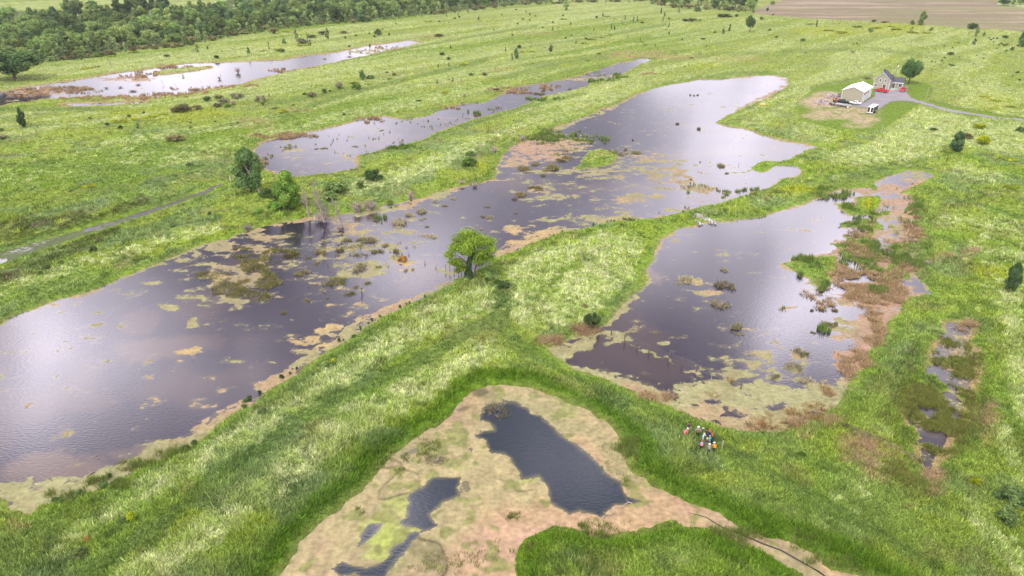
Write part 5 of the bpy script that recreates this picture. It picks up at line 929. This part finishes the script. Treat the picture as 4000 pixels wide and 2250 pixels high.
# ------------------------------------------------------------------ house
H0 = gp(3469, 353); hl = gp(3412, 349.5); hr = gp(3498, 343)
rz = square(hl, H0, hr); wH = (H0 - hl).length * 1.08; A1 = H0 - Vector((math.cos(rz), math.sin(rz))) * wH
print('house', wH, (hr - H0).length)
t = empty('house', (A1.x, A1.y, .9), rz); tag(t, 'beige two-storey house with grey shingle roof and white-trimmed windows', 'house')
W_, lH, eh, rh = wH, 9.5, 4.4, 7.4
MB().add([(0,0,0),(W_,0,0),(W_,0,eh),(W_/2,0,rh),(0,0,eh),(0,lH,0),(W_,lH,0),(W_,lH,eh),(W_/2,lH,rh),(0,lH,eh)], [(0,1,2,3,4),(9,8,7,6,5),(0,4,9,5),(1,6,7,2),(0,5,6,1)]).build('wall', siding, t)
rf = gable_roof(W_, lH, eh, rh, .35).build('roof', sh, t); MB().box(W_*.35, W_*.35+.6, lH*.75, lH*.75+.6, rh-.9, rh+.5).build('chimney', black, rf)
s_ = (rh - eh) / (W_ / 2); m_ = MB()
for xe in (-.35, W_ + .35): m_.add([(xe,-.42,eh-s_*.35-.12),(W_/2,-.42,rh-.12),(W_/2,-.42,rh+.12),(xe,-.42,eh-s_*.35+.12),(xe,-.36,eh-s_*.35-.12),(W_/2,-.36,rh-.12),(W_/2,-.36,rh+.12),(xe,-.36,eh-s_*.35+.12)], [(0,1,2,3),(7,6,5,4),(0,4,5,1),(2,6,7,3),(1,5,6,2),(0,3,7,4)])
m_.box(W_-.12, W_+.05, -.05, .1, 0, eh-.2).box(-.05, .12, -.05, .1, 0, eh-.2).build('gable_trim', white, t)
def win(par, x0, x1, z0, z1, face='f', name='window', yq=0.0):
    if face == 'f': f = MB().box(x0-.16, x1+.16, yq-.07, yq-.012, z0-.16, z1+.16).build(name, white, par); MB().box(x0, (x0+x1)/2-.03, yq-.09, yq-.072, z0, z1).box((x0+x1)/2+.03, x1, yq-.09, yq-.072, z0, z1).build('pane', glass, f)
    else: f = MB().box(yq+.012, yq+.07, x0-.16, x1+.16, z0-.16, z1+.16).build(name, white, par); MB().box(yq+.072, yq+.09, x0, (x0+x1)/2-.03, z0, z1).box(yq+.072, yq+.09, (x0+x1)/2+.03, x1, z0, z1).build('pane', glass, f)
    return f
win(t, 2.1, 2.8, 3.4, 4.7); win(t, 4.2, 4.9, 3.4, 4.7); win(t, 3.9, 5.1, .5, 2.4); win(t, .5, 1.4, 1.2, 2.3, name='door'); win(t, 1.0, 1.7, .6, 2.3, 'r', yq=W_); win(t, 2.3, 3.0, .6, 2.3, 'r', yq=W_)
# cross gable over the side door
m_ = MB().add([(W_-2.6,3.4,eh),(W_+.25,3.4,eh),(W_+.25,3.4,0),(W_+.25,6.0,0),(W_+.25,6.0,eh),(W_-2.6,6.0,eh),(W_+.25,4.7,eh+1.7),(W_-2.3,4.7,eh+1.7)], [(1,2,3,4,6),(0,1,6,7),(4,5,7,6),(1,0,2),(4,3,5)]); m_.build('cross_gable', [siding], t)
MB().add([(W_+.5,3.15,eh-.3),(W_+.5,4.7,eh+1.86),(W_-2.6,4.7,eh+1.86),(W_-2.6,3.15,eh-.3),(W_+.5,6.25,eh-.3),(W_-2.6,6.25,eh-.3)], [(0,1,2,3),(1,4,5,2)]).build('gable_roof', sh, t)
win(t, 4.35, 5.05, 3.6, 4.7, 'r', yq=W_+.25); win(t, 4.2, 5.2, .2, 2.3, 'r', name='door', yq=W_+.25)
# single-storey wing
x0, x1, y0, y1 = W_, W_ + 4.6, 7.6, 13.4
MB().add([(x0,y0,0),(x1,y0,0),(x1,y0,2.7),(x0,y0,2.7),(x0,y1,0),(x1,y1,0),(x1,y1,2.7),(x0,y1,2.7),(x0,(y0+y1)/2,4.4),(x1,(y0+y1)/2,4.4)], [(0,1,2,3),(5,4,7,6),(1,5,6,9,2),(0,3,8,7,4)]).build('wing_wall', siding, t)
rw = MB().add([(x0-2,y0-.35,2.55),(x1+.35,y0-.35,2.55),(x1+.35,(y0+y1)/2,4.55),(x0-2,(y0+y1)/2,4.55),(x1+.35,y1+.35,2.55),(x0-2,y1+.35,2.55),(x0-2,y0-.35,2.4),(x1+.35,y0-.35,2.4)], [(0,1,2,3),(3,2,4,5),(6,7,1,0)]); rw.build('wing_roof', sh, t)
MB().box(x0, x1+.37, y0-.42, y0-.352, 2.3, 2.6).box(x1-.1, x1+.04, y0-.04, y0+.1, 0, 2.5).build('fascia', white, t)
win(t, x0+3.1, x0+4.3, .7, 2.1, yq=y0); win(t, x0+.5, x0+1.5, .1, 2.1, name='door', yq=y0); win(t, y0+2, y0+4, .9, 2.1, 'r', yq=x1)
MB().box(W_+.4, W_+2.6, -.2, 6.1, 0, .35).box(W_+2.6, W_+3.6, 3.0, 6.1, 0, .18).build('porch', concrete, t)
# ------------------------------------------------------------------ vehicles (x forward, origin on the ground between the wheels)
def wheels(t, xs, yw, r, names='wheel'):
    for x in xs:
        for s in (-1, 1):
            w_ = MB().cyl((x, s * yw, r), (0, 1, 0), r, .24, 18).build(names, rubber, t, bevel=.02); MB().cyl((x, s * (yw + .07), r), (0, 1, 0), r * .6, .14, 12).build('rim', chrome, w_)
def pickup(p, q, label):
    t = empty('pickup_truck', (p.x, p.y, 1.0), frame(p, q)); tag(t, label, 'pickup truck', 'red pickup trucks')
    m_ = MB().prism([(2.85,.45),(2.9,.75),(2.8,1.05),(1.35,1.18),(-.95,1.18),(-.95,.95),(-2.75,.95),(-2.85,.5)], -.95, .95).box(-2.85,-.95,-.97,-.82,.9,1.2).box(-2.85,-.95,.82,.97,.9,1.2).box(-2.88,-2.72,-.9,.9,.5,1.2)
    m_.build('body', red, t, bevel=.06)
    m_ = MB().add([(1.3,-.88,1.17),(1.3,.88,1.17),(.55,.72,1.78),(.55,-.72,1.78),(-.95,-.88,1.17),(-.95,.88,1.17),(-.75,.72,1.78),(-.75,-.72,1.78)], [(0,1,2,3),(3,2,6,7),(5,4,7,6),(1,5,6,2),(4,0,3,7),(0,4,5,1)]); cab = m_.build('cab', red, t, bevel=.04)
    MB().add([(1.27,-.74,1.24),(1.27,.74,1.24),(.66,.63,1.72),(.66,-.63,1.72)], [(0,1,2,3)]).add([(-.965,-.7,1.25),(-.965,.7,1.25),(-.81,.6,1.68),(-.81,-.6,1.68)], [(0,1,2,3)]).build('windscreen', glass, cab)
    for s in (-1, 1): MB().add([(1.0,s*.89,1.25),(.1,s*.89,1.25),(.1,s*.775,1.68),(.5,s*.775,1.68)], [(0,1,2,3)]).add([(.0,s*.89,1.25),(-.8,s*.89,1.25),(-.68,s*.775,1.68),(.0,s*.775,1.68)], [(0,1,2,3)]).build('side_window', glass, cab)
    for s in (-.7, .7): MB().box(2.80,2.93,s-.18,s+.18,.72,.92).build('headlight', lamp_w, t); MB().box(-2.91,-2.86,s*1.15-.08,s*1.15+.08,.75,1.1).build('tail_lamp', lamp_red, t)
    MB().box(2.86,3.0,-.9,.9,.4,.58).box(-3.0,-2.89,-.9,.9,.4,.58).build('bumper', chrome, t); MB().box(-2.7,-1.0,-.8,.8,.96,.98).build('bed_floor', black, t); wheels(t, (1.85,-1.75), .86, .40)
def midpoint(a, b): return (a + b) / 2
w1, w2 = gp(3428.5, 358.8), gp(3461.5, 364.6); pickup(midpoint(w1, w2) + Vector((.1, .8)), midpoint(w1, w2) + Vector((.1, .8)) + (w1 - w2), 'red pickup truck seen side-on beside the house gable')
a, b_ = gp(3520.5, 362.5), gp(3531.5, 351.5); pickup(midpoint(a, b_), b_, 'red pickup truck seen from behind, parked by the house wing')
def sedan(p, ang, label, paint, name='car', suv=False):
    t = empty(name, (p.x, p.y, 1.0), ang); tag(t, label, 'car'); rt = 1.45 if not suv else 1.85; dk_ = .92 if not suv else 1.1
    MB().prism([(2.3,.35),(2.35,.62),(2.1,dk_-.12),(1.2,dk_),(-1.9,dk_+.02),(-2.3,dk_-.1),(-2.35,.4)], -.9, .9).build('body', paint, t, bevel=.08)
    bk = -1.6 if not suv else -2.1; br = -1.0 if not suv else -1.95
    cab = MB().add([(1.1,-.82,dk_),(1.1,.82,dk_),(.35,.62,rt),(.35,-.62,rt),(bk,-.82,dk_),(bk,.82,dk_),(br,.62,rt),(br,-.62,rt)], [(0,1,2,3),(3,2,6,7),(5,4,7,6),(1,5,6,2),(4,0,3,7)]).build('cabin', paint, t, bevel=.05)
    MB().add([(1.08,-.7,dk_+.06),(1.08,.7,dk_+.06),(.44,.57,rt-.05),(.44,-.57,rt-.05)], [(0,1,2,3)]).add([(bk-.015,-.68,dk_+.08),(bk-.015,.68,dk_+.08),(br-.06,.55,rt-.08),(br-.06,-.55,rt-.08)], [(0,1,2,3)]).build('windscreen', glass, cab)
    for s in (-1, 1): MB().add([(.85,s*.82,dk_+.07),(-.25,s*.82,dk_+.07),(-.25,s*.665,rt-.07),(.35,s*.665,rt-.07)], [(0,1,2,3)]).add([(-.33,s*.82,dk_+.07),(bk+.25,s*.82,dk_+.07),(br+.1,s*.665,rt-.07),(-.33,s*.665,rt-.07)], [(0,1,2,3)]).build('side_window', glass, cab)
    for s in (-.65, .65): MB().box(2.2,2.36,s-.16,s+.16,.6,.72).build('headlight', lamp_w, t); MB().box(-2.37,-2.28,s-.18,s+.18,.62,.76).build('tail_lamp', lamp_red, t)
    wheels(t, (1.4,-1.4), .82, .33); return t
w1, w2 = gp(3329.5, 408), gp(3353.8, 411.5); sedan(midpoint(w1, w2) + Vector((0, .8)), frame(w2, w1), 'white sedan parked in front of the garage', wcar)
a, b_ = gp(3281, 407), gp(3316, 410); sedan(midpoint(a, b_) + Vector((0, 1.4)), frame(a, b_), 'black estate car between the garage and the flat trailer', black, 'car', True)
# orange machine
p = gp(3276, 403) + Vector((0, 2.4)); t = empty('small_tractor', (p.x, p.y, .93), .3); tag(t, 'orange machine standing behind the black estate car', 'tractor')
MB().prism([(-.2,.5),(1.2,.55),(1.3,1.1),(-.2,1.3),(-1.0,1.15),(-1.1,.6)], -.45, .45).build('body', orange, t, bevel=.06); MB().box(-.7,-.2,-.35,.35,1.2,1.65).build('seat', black, t, bevel=.05); wheels(t, (-.7,), .6, .6); wheels(t, (.95,), .55, .36)
m_ = MB()
for s in (-.5, .5): m_.box(-.9,-.82,s-.04,s+.04,1.1,2.1)
m_.box(-.9,-.82,-.5,.5,2.05,2.13).build('roll_bar', orange, t)
# flat trailer
a, b_ = gp(3262, 412), gp(3321, 421); p = midpoint(a, b_); L_ = (b_ - a).length; t = empty('flatbed_trailer', (p.x, p.y, .95), frame(a, b_)); tag(t, 'grey flatbed trailer parked on the gravel left of the white sedan', 'trailer')
MB().box(-L_/2, L_/2, -1.1, 1.1, .72, .84).build('deck', chrome, t, bevel=.02); MB().box(-L_/2,L_/2,-1.15,-1.08,.6,1.0).box(-L_/2,L_/2,1.08,1.15,.6,1.0).box(L_/2,L_/2+1.2,-.06,.06,.6,.7).build('rail', chrome, t); wheels(t, (-.75,-1.75), 1.28, .36)
MB().cyl((L_/2-.5,-1.0,.36),(0,1,0),.34,.2).build('jack_wheel', white, t)
p = gp(3252, 411); t = empty('utility_trailer', (p.x, p.y, .93), .35); tag(t, 'small black utility trailer carrying a white load at the left end of the vehicles', 'trailer')
MB().box(-1.1,1.1,-.7,.7,.5,.58).box(-1.1,1.1,-.74,-.68,.5,.95).box(-1.1,1.1,.68,.74,.5,.95).box(-1.14,-1.08,-.7,.7,.5,.95).box(1.08,1.14,-.7,.7,.5,.95).box(1.1,2.1,-.05,.05,.45,.53).build('tub', black, t, bevel=.02); MB().box(-.8,.7,-.55,.55,.58,.82).build('load', white, t, bevel=.08); wheels(t, (0,), .88, .33)
# enclosed trailer
a, b_, c = gp(3384, 445), gp(3408.5, 447), gp(3427.6, 434.5); fx = (midpoint(a, b_)); d = (c - b_); L_ = max(4.2, d.length); wT = 2.1; dn = d.normalized()
p = fx + dn * L_ / 2; t = empty('enclosed_trailer', (p.x, p.y, .95), math.atan2(-dn.y, -dn.x)); tag(t, 'boxy enclosed trailer with a white roof and dark panels at the gravel edge', 'trailer')
MB().box(-L_/2, L_/2, -wT/2, wT/2, .5, 2.55).build('body', mat('dark_olive_panel', (.06,.06,.05), .5), t, bevel=.05); MB().box(-L_/2-.05, L_/2+.08, -wT/2-.04, wT/2+.04, 2.552, 2.64).build('roof', white, t, bevel=.03)
MB().box(L_/2+.004, L_/2+.05, -.2, .2, .5, 2.5).box(L_/2+.004, L_/2+.07, -wT/2, wT/2, .38, .72).box(L_/2+.004, L_/2+.05, -wT/2, -wT/2+.1, .7, 2.5).box(L_/2+.004, L_/2+.05, wT/2-.1, wT/2, .7, 2.5).build('front_trim', white, t)
MB().box(L_/2+.05, L_/2+.08, -.9, -.24, .8, 2.4).box(L_/2+.05, L_/2+.08, .24, .9, .8, 2.4).build('front_panel', black, t); MB().box(L_/2, L_/2+1.2, -.06, .06, .42, .52).build('drawbar', chrome, t); wheels(t, (-.2,-1.0), 1.0, .36); MB().box(-1.5,.3,-1.16,-1.06,.74,.8).box(-1.5,.3,1.06,1.16,.74,.8).build('mudguard', white, t)
# ------------------------------------------------------------------ rubble, rocks, kayak
def rocks(name, pts, n_, s0, s1, pile, m, seed, label, cat=None, kind=None):
    r = random.Random(seed); mb = MB()
    for i in range(n_):
        a_ = r.uniform(0, 6.283); q = math.sqrt(r.random()); cx, cy, rx, ry, hgt = r.choice(pts); px_, py_ = cx + rx * q * math.cos(a_), cy + ry * q * math.sin(a_)
        x, y = [float(v) for v in G(px_, py_, .9)]; z = (.9 if hgt > 0 else max(.2, float(land_z(np.array([x]), np.array([y]))[0]))) + abs(hgt) * (1 - q) ** .8 * r.random() + .05; s = r.uniform(s0, s1)
        vs = []
        for v in ((1,1,1),(-1,1,1),(-1,-1,1),(1,-1,1),(1,1,-1),(-1,1,-1),(-1,-1,-1),(1,-1,-1)): vs.append((x + v[0]*s*r.uniform(.5,1.1), y + v[1]*s*r.uniform(.5,1.1), z + v[2]*s*r.uniform(.4,.8)))
        mb.add(vs, [(0,1,2,3),(7,6,5,4),(0,4,5,1),(1,5,6,2),(2,6,7,3),(3,7,4,0)], r.randrange(len(m)))
    o = mb.build(name, m); tag(o, label, cat, None, kind); return o
rm = [mat('brick_bits', (.42,.26,.22), .9), mat('pale_rubble', (.55,.50,.48), .9), mat('grey_rubble', (.30,.27,.28), .9)]
rocks('rubble_pile', [(3247,377,26,9,1.6)], 420, .15, .38, 1, rm, 1, 'heap of broken pinkish rubble touching the garage, upper one', 'rubble')
rocks('rubble_pile', [(3196,398,16,8,1.1),(3212,401,30,9,1.4),(3228,403,14,7,1.0)], 640, .14, .34, 1, rm, 2, 'longer heap of broken pinkish rubble on the gravel, lower one', 'rubble')
rocks('scrap_heap', [(3280,378,8,10,1.4)], 60, .25, .5, 1, [mat('scrap', (.12,.12,.15), .7), rm[2]], 3, 'dark scrap heap against the left wall of the garage', 'scrap')
rocks('riprap', [(2716+9.5*i, 833+1.6*i+.22*i*i, 13, 7, -.1) for i in range(9)], 150, .10, .22, 0, [rm[1], mat('white_stone', (.48,.47,.46), .9), rm[2]], 4, 'white stones of the culvert on the far side of the bank crossing', None, 'stuff')
rocks('riprap', [(2716+6*i, 851+3.6*i, 7, 5, -.1) for i in range(5)], 40, .10, .20, 0, [rm[1], MATS['white_stone'], rm[2]], 5, 'white stones of the culvert at the near pond side of the crossing', None, 'stuff')
x, y, z = ground(2981, 412); t = empty('kayak', (x, y, z + .35), -.08); tag(t, 'yellow and white kayak lying on the grass point', 'kayak')
V, F = [], []; tube(V, F, [(-1.5,0,.12),(-1.2,0,.05),(-.5,0,0),(.5,0,0),(1.2,0,.05),(1.5,0,.12)], [.04,.24,.36,.36,.24,.04], 10); mesh_np('hull', [tuple(v) for v in V], F, mat('yellow_plastic', (.75,.42,.12), .4), t, smooth=True)
MB().box(-.45,.45,-.22,.22,.30,.40).build('cockpit', white, t, bevel=.05)
# ------------------------------------------------------------------ poles and fences
def post(par, x, y, z, h, r=.07, name='post', m=wood_): return MB().cyl((x, y, z + h / 2 - .2), (0, 0, 1), r, h + .4, 8).build(name, m, par)
x, y, z = ground(3496, 300); t = empty('utility_pole', (x, y, z)); tag(t, 'wooden utility pole behind the house with a grey transformer', 'pole'); post(t, 0, 0, 0, 6.4, .13, 'pole'); MB().cyl((.35,0,5.0),(0,0,1),.28,.8).build('transformer', white, t); MB().box(-.8,.8,-.05,.05,6.0,6.12).build('crossarm', wood_, t)
for px_, py_, h_, lab in [(3617,386,4.8,'thin grey pole on the lawn edge beside the driveway'),(3444,512,2.4,'short pale marker pole at the corner of the pale meadow'),(901,708,1.5,'white marker post by the head of the stream'),(3378,250,2.5,'leaning pale post in the meadow behind the house')]:
    x, y, z = ground(px_, py_); t = empty('marker_post', (x, y, z)); tag(t, lab, 'post'); post(t, 0, 0, 0, h_, .09, 'post', white if 'white' in lab else concrete)
def fence(name, label, pts, h, r=.06, wires=(0.9,), m=wood_, z0=None, rail=None):
    P3 = []
    for px_, py_ in pts:
        x, y, z = ground(px_, py_) if z0 is None else (*[float(v) for v in G(px_, py_, z0)], z0); P3.append(Vector((x, y, max(z, 0))))
    t = empty(name, P3[0]); tag(t, label, 'fence'); V, F = [], []
    for p in P3: q = p - P3[0]; post(t, q.x, q.y, q.z, h, r, 'post', m)
    for wz in wires:
        for a_, b2 in zip(P3[:-1], P3[1:]): tube(V, F, [a_ - P3[0] + Vector((0,0,h*wz)), b2 - P3[0] + Vector((0,0,h*wz))], [rail or .012] * 2, 4)
    mesh_np('rail' if rail else 'wire', [tuple(v) for v in V], F, m if rail else mat('fence_wire', (.2,.19,.18), .7), t)
fence('wire_fence', 'wire fence on grey posts standing in the near right-hand pond', [(2388,1310),(2440,1335),(2488,1355),(2535,1378),(2612,1409),(2664,1427),(2719,1453),(2893,1520)], 1.45, .10, (.35,.65,.92), bark, z0=0.0)
fence('old_fence', 'old broken fence running into the water left of the vine-covered tree', [(1741,1058),(1757,1062),(1774,1068),(1792,1079),(1803,1081),(1815,1086)], 1.5, .08, (.6,), z0=0.0)
fence('wire_fence', 'faint wire fence crossing the meadow behind the garage', [(3272+i*26, 291-i*11) for i in range(13)], 1.3, .06, (.5,.9))
fence('wire_fence', 'overgrown wire fence along the right side of the driveway', [(3560,326),(3600,322),(3640,325),(3660,335),(3652,352),(3638,368),(3628,388),(3680,402),(3740,418),(3810,436),(3880,448),(3960,460)], 1.4, .08, (.5,.9))
fence('rail_fence', 'white rail fence at the top right corner of the field', [(3895+i*11, 19+i*.85) for i in range(15)], 1.5, .12, (.35,.65,.95), white, rail=.09)
# ------------------------------------------------------------------ people: one continuous skinned body each, clothes by region, bags and hats as parts
skin_m = mat('skin', (.50,.30,.21), .6, noise=.05); shoe_m = mat('shoe', (.05,.045,.04), .7)
def cloth(name, c): return mat('cloth_' + name, c, .9, noise=.12, scale=12)
CLR = {'black': (.02,.02,.024), 'navy': (.02,.03,.07), 'beige': (.55,.40,.28), 'grey': (.28,.29,.31), 'teal': (.02,.20,.32), 'sky': (.06,.42,.62), 'pink': (.72,.16,.18), 'orange': (.85,.30,.02), 'plum': (.09,.05,.08), 'pale': (.50,.58,.66), 'lblue': (.30,.36,.60), 'khaki': (.28,.24,.14), 'red': (.55,.04,.05), 'white': (.8,.8,.8), 'brown': (.26,.12,.05), 'yellow': (.80,.50,.12), 'rose': (.75,.25,.40), 'hair': (.025,.016,.012)}
def person(px, py, ang, label, shirt, pants, hat=None, bag=None, bend=0.0, arms='down', k=1.0):
    x, y, z = ground(px, py); t = empty('person', (x, y, z - .04), ang); tag(t, label, 'person')
    # joints, facing +x
    cb, sb = math.cos(bend), math.sin(bend); hip = Vector((0, 0, .92)); up = Vector((sb, 0, cb)); fw = Vector((cb, 0, -sb))
    J, Rr, E, tagb = [hip], [.135], [], ['p']
    def add(p, r, par, tg): J.append(Vector(p)); Rr.append(r); E.append((par, len(J) - 1)); tagb.append(tg); return len(J) - 1
    wst = add(hip + up * .14, .125, 0, 's'); ch = add(hip + up * .38, .155, wst, 's'); nk = add(hip + up * .55, .065, ch, 'k'); hd0 = add(hip + up * .64 + fw * .02, .085, nk, 'k'); hd = add(hip + up * .73 + fw * .03, .10, hd0, 'k'); add(hip + up * .82 + fw * .02, .06, hd, 'k')
    for s in (-1, 1):
        th = add(Vector((0, s * .10, .84)), .10, 0, 'p'); kn = add((.03 * s + .02, s * .12, .49), .065, th, 'p'); an = add((.04 * s - .02, s * .13, .09), .045, kn, 'p'); ft = add((.04 * s + .13, s * .14, .045), .038, an, 'f')
        sh_ = add(hip + up * .47 + Vector((0, s * .19, 0)), .065, ch, 's')
        if arms == 'down': el = hip + up * .20 + Vector((-.02, s * .26, 0)); wr = hip + up * -.04 + fw * .08 + Vector((0, s * .25, 0))
        elif arms == 'fold': el = hip + up * .22 + Vector((0, s * .27, 0)); wr = hip + up * .24 + fw * .24 + Vector((0, s * .06, 0))
        elif arms == 'hip': el = hip + up * .24 + fw * -.05 + Vector((0, s * .36, 0)); wr = hip + up * .08 + fw * .06 + Vector((0, s * .19, 0))
        else: el = hip + up * .26 + fw * .12 + Vector((0, s * .24, 0)); wr = hip + up * .22 + fw * .36 + Vector((0, s * .16, 0))
        e_ = add(el, .048, sh_, 's'); w2 = add(wr, .032, e_, 's' if arms != 'hip' else 'k'); dh = (wr - el).normalized(); add(wr + dh * .07, .034, w2, 'h')
        hand = wr + dh * .09; sd = dh.cross(up).normalized() if dh.cross(up).length > .1 else fw
        t.setdefault if False else None
        HN.append((hand, dh, sd, s))
    me = bpy.data.meshes.new('body'); me.from_pydata([tuple(v) for v in J], E, []); o = bpy.data.objects.new('tmp', me); COL.objects.link(o)
    sk = o.modifiers.new('skin', 'SKIN'); sk.use_smooth_shade = True
    for i, v in enumerate(me.skin_vertices[0].data): v.radius = (Rr[i] * (.72 if tagb[i] == 's' and Rr[i] > .1 else 1), Rr[i]); v.use_root = (i == 0)
    ss = o.modifiers.new('sub', 'SUBSURF'); ss.levels = ss.render_levels = 1
    dg = bpy.context.evaluated_depsgraph_get(); dg.update(); bme = bpy.data.meshes.new_from_object(o.evaluated_get(dg)); bpy.data.objects.remove(o)
    # five tapering fingers on each hand
    bm = bmesh.new(); bm.from_mesh(bme); nfing = len(bm.faces)
    for hand, dh, sd, s in HN:
        for q in range(5):
            if q < 4: base = hand + sd * (-.030 + .020 * q) + dh * .045; dr = (dh + sd * (-.12 + .08 * q)).normalized(); ln = (.065, .078, .072, .055)[q]
            else: base = hand + sd * -.036 - dh * .01; dr = (dh * .6 - sd).normalized(); ln = .055
            u = dr.orthogonal().normalized(); v = dr.cross(u); ring = []
            for f, rr in ((0, .0095), (.55, .009), (1, .006)): ring.append([bm.verts.new(base + dr * ln * f + (u * math.cos(a_) + v * math.sin(a_)) * rr - up * .012 * f * f) for a_ in (0, 1.57, 3.14, 4.71)])
            for i in range(2):
                for j in range(4): bm.faces.new((ring[i][j], ring[i][(j + 1) % 4], ring[i + 1][(j + 1) % 4], ring[i + 1][j]))
            bm.faces.new(ring[2])
    bm.to_mesh(bme); bm.free(); HN.clear()
    for m in (skin_m, cloth(shirt, CLR[shirt]), cloth(pants, CLR[pants]), shoe_m): bme.materials.append(m)
    for f in bme.polygons:
        c = f.center
        if f.index >= nfing: f.material_index = 0; continue
        best, bt = 1e9, 's'
        for a_, b2 in E:
            A_, B_ = J[a_], J[b2]; d_2 = B_ - A_; tt = max(0, min(1, (c - A_).dot(d_2) / d_2.length_squared)); dd = (c - A_ - d_2 * tt).length - Rr[b2] * .6
            if dd < best: best, bt = dd, tagb[b2]
        f.material_index = {'k': 0, 'h': 0, 's': 1, 'p': 2, 'f': 3}[bt]; f.use_smooth = True
    bo = bpy.data.objects.new('body', bme); COL.objects.link(bo); bo.parent = t
    hc = hip + up * .745 + fw * .03; face = MB()
    for s in (-1, 1): face.cyl(hc + fw * .092 + Vector((0, s * .033, 0)), fw, .010, .012, 8)
    face.build('eyes', cloth('black', CLR['black']), t); MB().add([hc + fw * .09 + up * .02, hc + fw * .125 - up * .025, hc + fw * .09 - up * .035 + Vector((0,.018,0)), hc + fw * .09 - up * .035 - Vector((0,.018,0))], [(0,1,2),(0,3,1),(1,3,2)]).build('nose', skin_m, t)
    MB().box(-.008,.008,-.025,.025,-.005,.005).build('mouth', cloth('rose', CLR['rose']), t, loc=hc + fw * .098 - up * .055)
    for s in (-1, 1): MB().cyl(hc + Vector((0, s * .10, 0)), (0, 1, 0), .028, .02, 8).build('ear', skin_m, t)
    V, F = [], []; tube(V, F, [hc + up * -.03 - fw * .03, hc + up * .03 - fw * .02, hc + up * .09, hc + up * .125], [.108, .115, .085, .02], 12); mesh_np('hair', [tuple(v) for v in V], F, cloth('hair', CLR['hair']), t, smooth=True)
    if hat:
        V, F = [], []; tube(V, F, [hc + up * .045, hc + up * .06, hc + up * .065, hc + up * .13, hc + up * .165], [.165, .165, .12, .11, .03], 14); mesh_np('hat', [tuple(v) for v in V], F, cloth(hat, CLR[hat]), t, smooth=True)
    if bag:
        c = hip + up * .30 - fw * .20; b3 = MB().box(-.10,.10,-.17,.17,-.22,.22).build('backpack', cloth(bag, CLR[bag]), t, bevel=.05, loc=c); b3.rotation_euler = (0, bend, 0)
        MB().box(.09,.12,-.13,-.09,-.1,.24).box(.09,.12,.09,.13,-.1,.24).build('strap', cloth('black', CLR['black']), b3)
    k *= .94; t.scale = (k, k, k)
    return t
HN = []
person(2687,1687,-1.0,'person in a black top and beige trousers at the far upper left of the group','plum','beige',None,None,0,'hold')
person(2673,1713,.6,'person bent forward with a pink backpack and white cap, leftmost of the group','pink','khaki','white','pink',.55,'fold')
person(2723,1708,1.3,'person in a blue-white shirt and black trousers with a brown bag','lblue','black','white','brown',.1,'hip',1.05)
person(2754,1711,-.9,'person in a dark plum jacket standing with head bowed','plum','navy',None,None,.15,'fold')
person(2766,1718,-2.2,'person in black with a red collar beside the plum jacket','navy','black','red',None,0,'down')
person(2744,1724,.2,'person in a pale grey shirt and light trousers stooping in the middle','pale','pale',None,None,.35,'hold')
person(2778,1735,2.6,'person in a long navy coat and red-and-white hat','navy','navy','red',None,0,'down',1.05)
person(2769,1740,2.0,'person in a bright sky-blue jacket in front of the navy coat','sky','khaki','grey',None,.1,'fold',.95)
person(2758,1744,1.4,'short person in dark plum with a yellow hat','plum','khaki','yellow',None,0,'down',.85)
person(2738,1759,1.2,'person in a teal-blue shirt with a pink backpack at the lower left','teal','black','brown','rose',.05,'hip')
person(2767,1774,1.7,'person in a grey shirt and white hat, lowest of the group','grey','navy','white',None,.05,'hold')
person(2787,1767,1.9,'person in a bright orange vest and white hat','orange','black','white','orange',.15,'hold',.95)
person(2820,1753,2.9,'person in a grey top and shorts standing apart on the right','grey','beige',None,None,0,'down')
x, y, z = ground(2741, 1692); t = empty('sample_flag', (x, y, z)); tag(t, 'small white marker on a thin stick beside the group', 'marker'); MB().cyl((0,0,.4),(0,0,1),.012,.9,6).build('stick', wood_, t); MB().box(-.02,.24,-.012,.012,.72,.92).build('flag', white, t)
bpy.context.view_layer.update()
hz = bpy.data.materials.new('haze'); hz.use_nodes = True; n = hz.node_tree.nodes; l = hz.node_tree.links; n.clear()
o_ = n.new('ShaderNodeOutputMaterial'); v_ = n.new('ShaderNodeVolumePrincipled'); v_.inputs['Color'].default_value = (.9,.93,1,1); v_.inputs['Density'].default_value = .00007; v_.inputs['Anisotropy'].default_value = .2; l.new(v_.outputs[0], o_.inputs['Volume'])
MB().box(-24000, 24000, -9000, 24000, -3, 63).build('haze', hz)['kind'] = 'stuff'
print('objects', len(scn.objects))
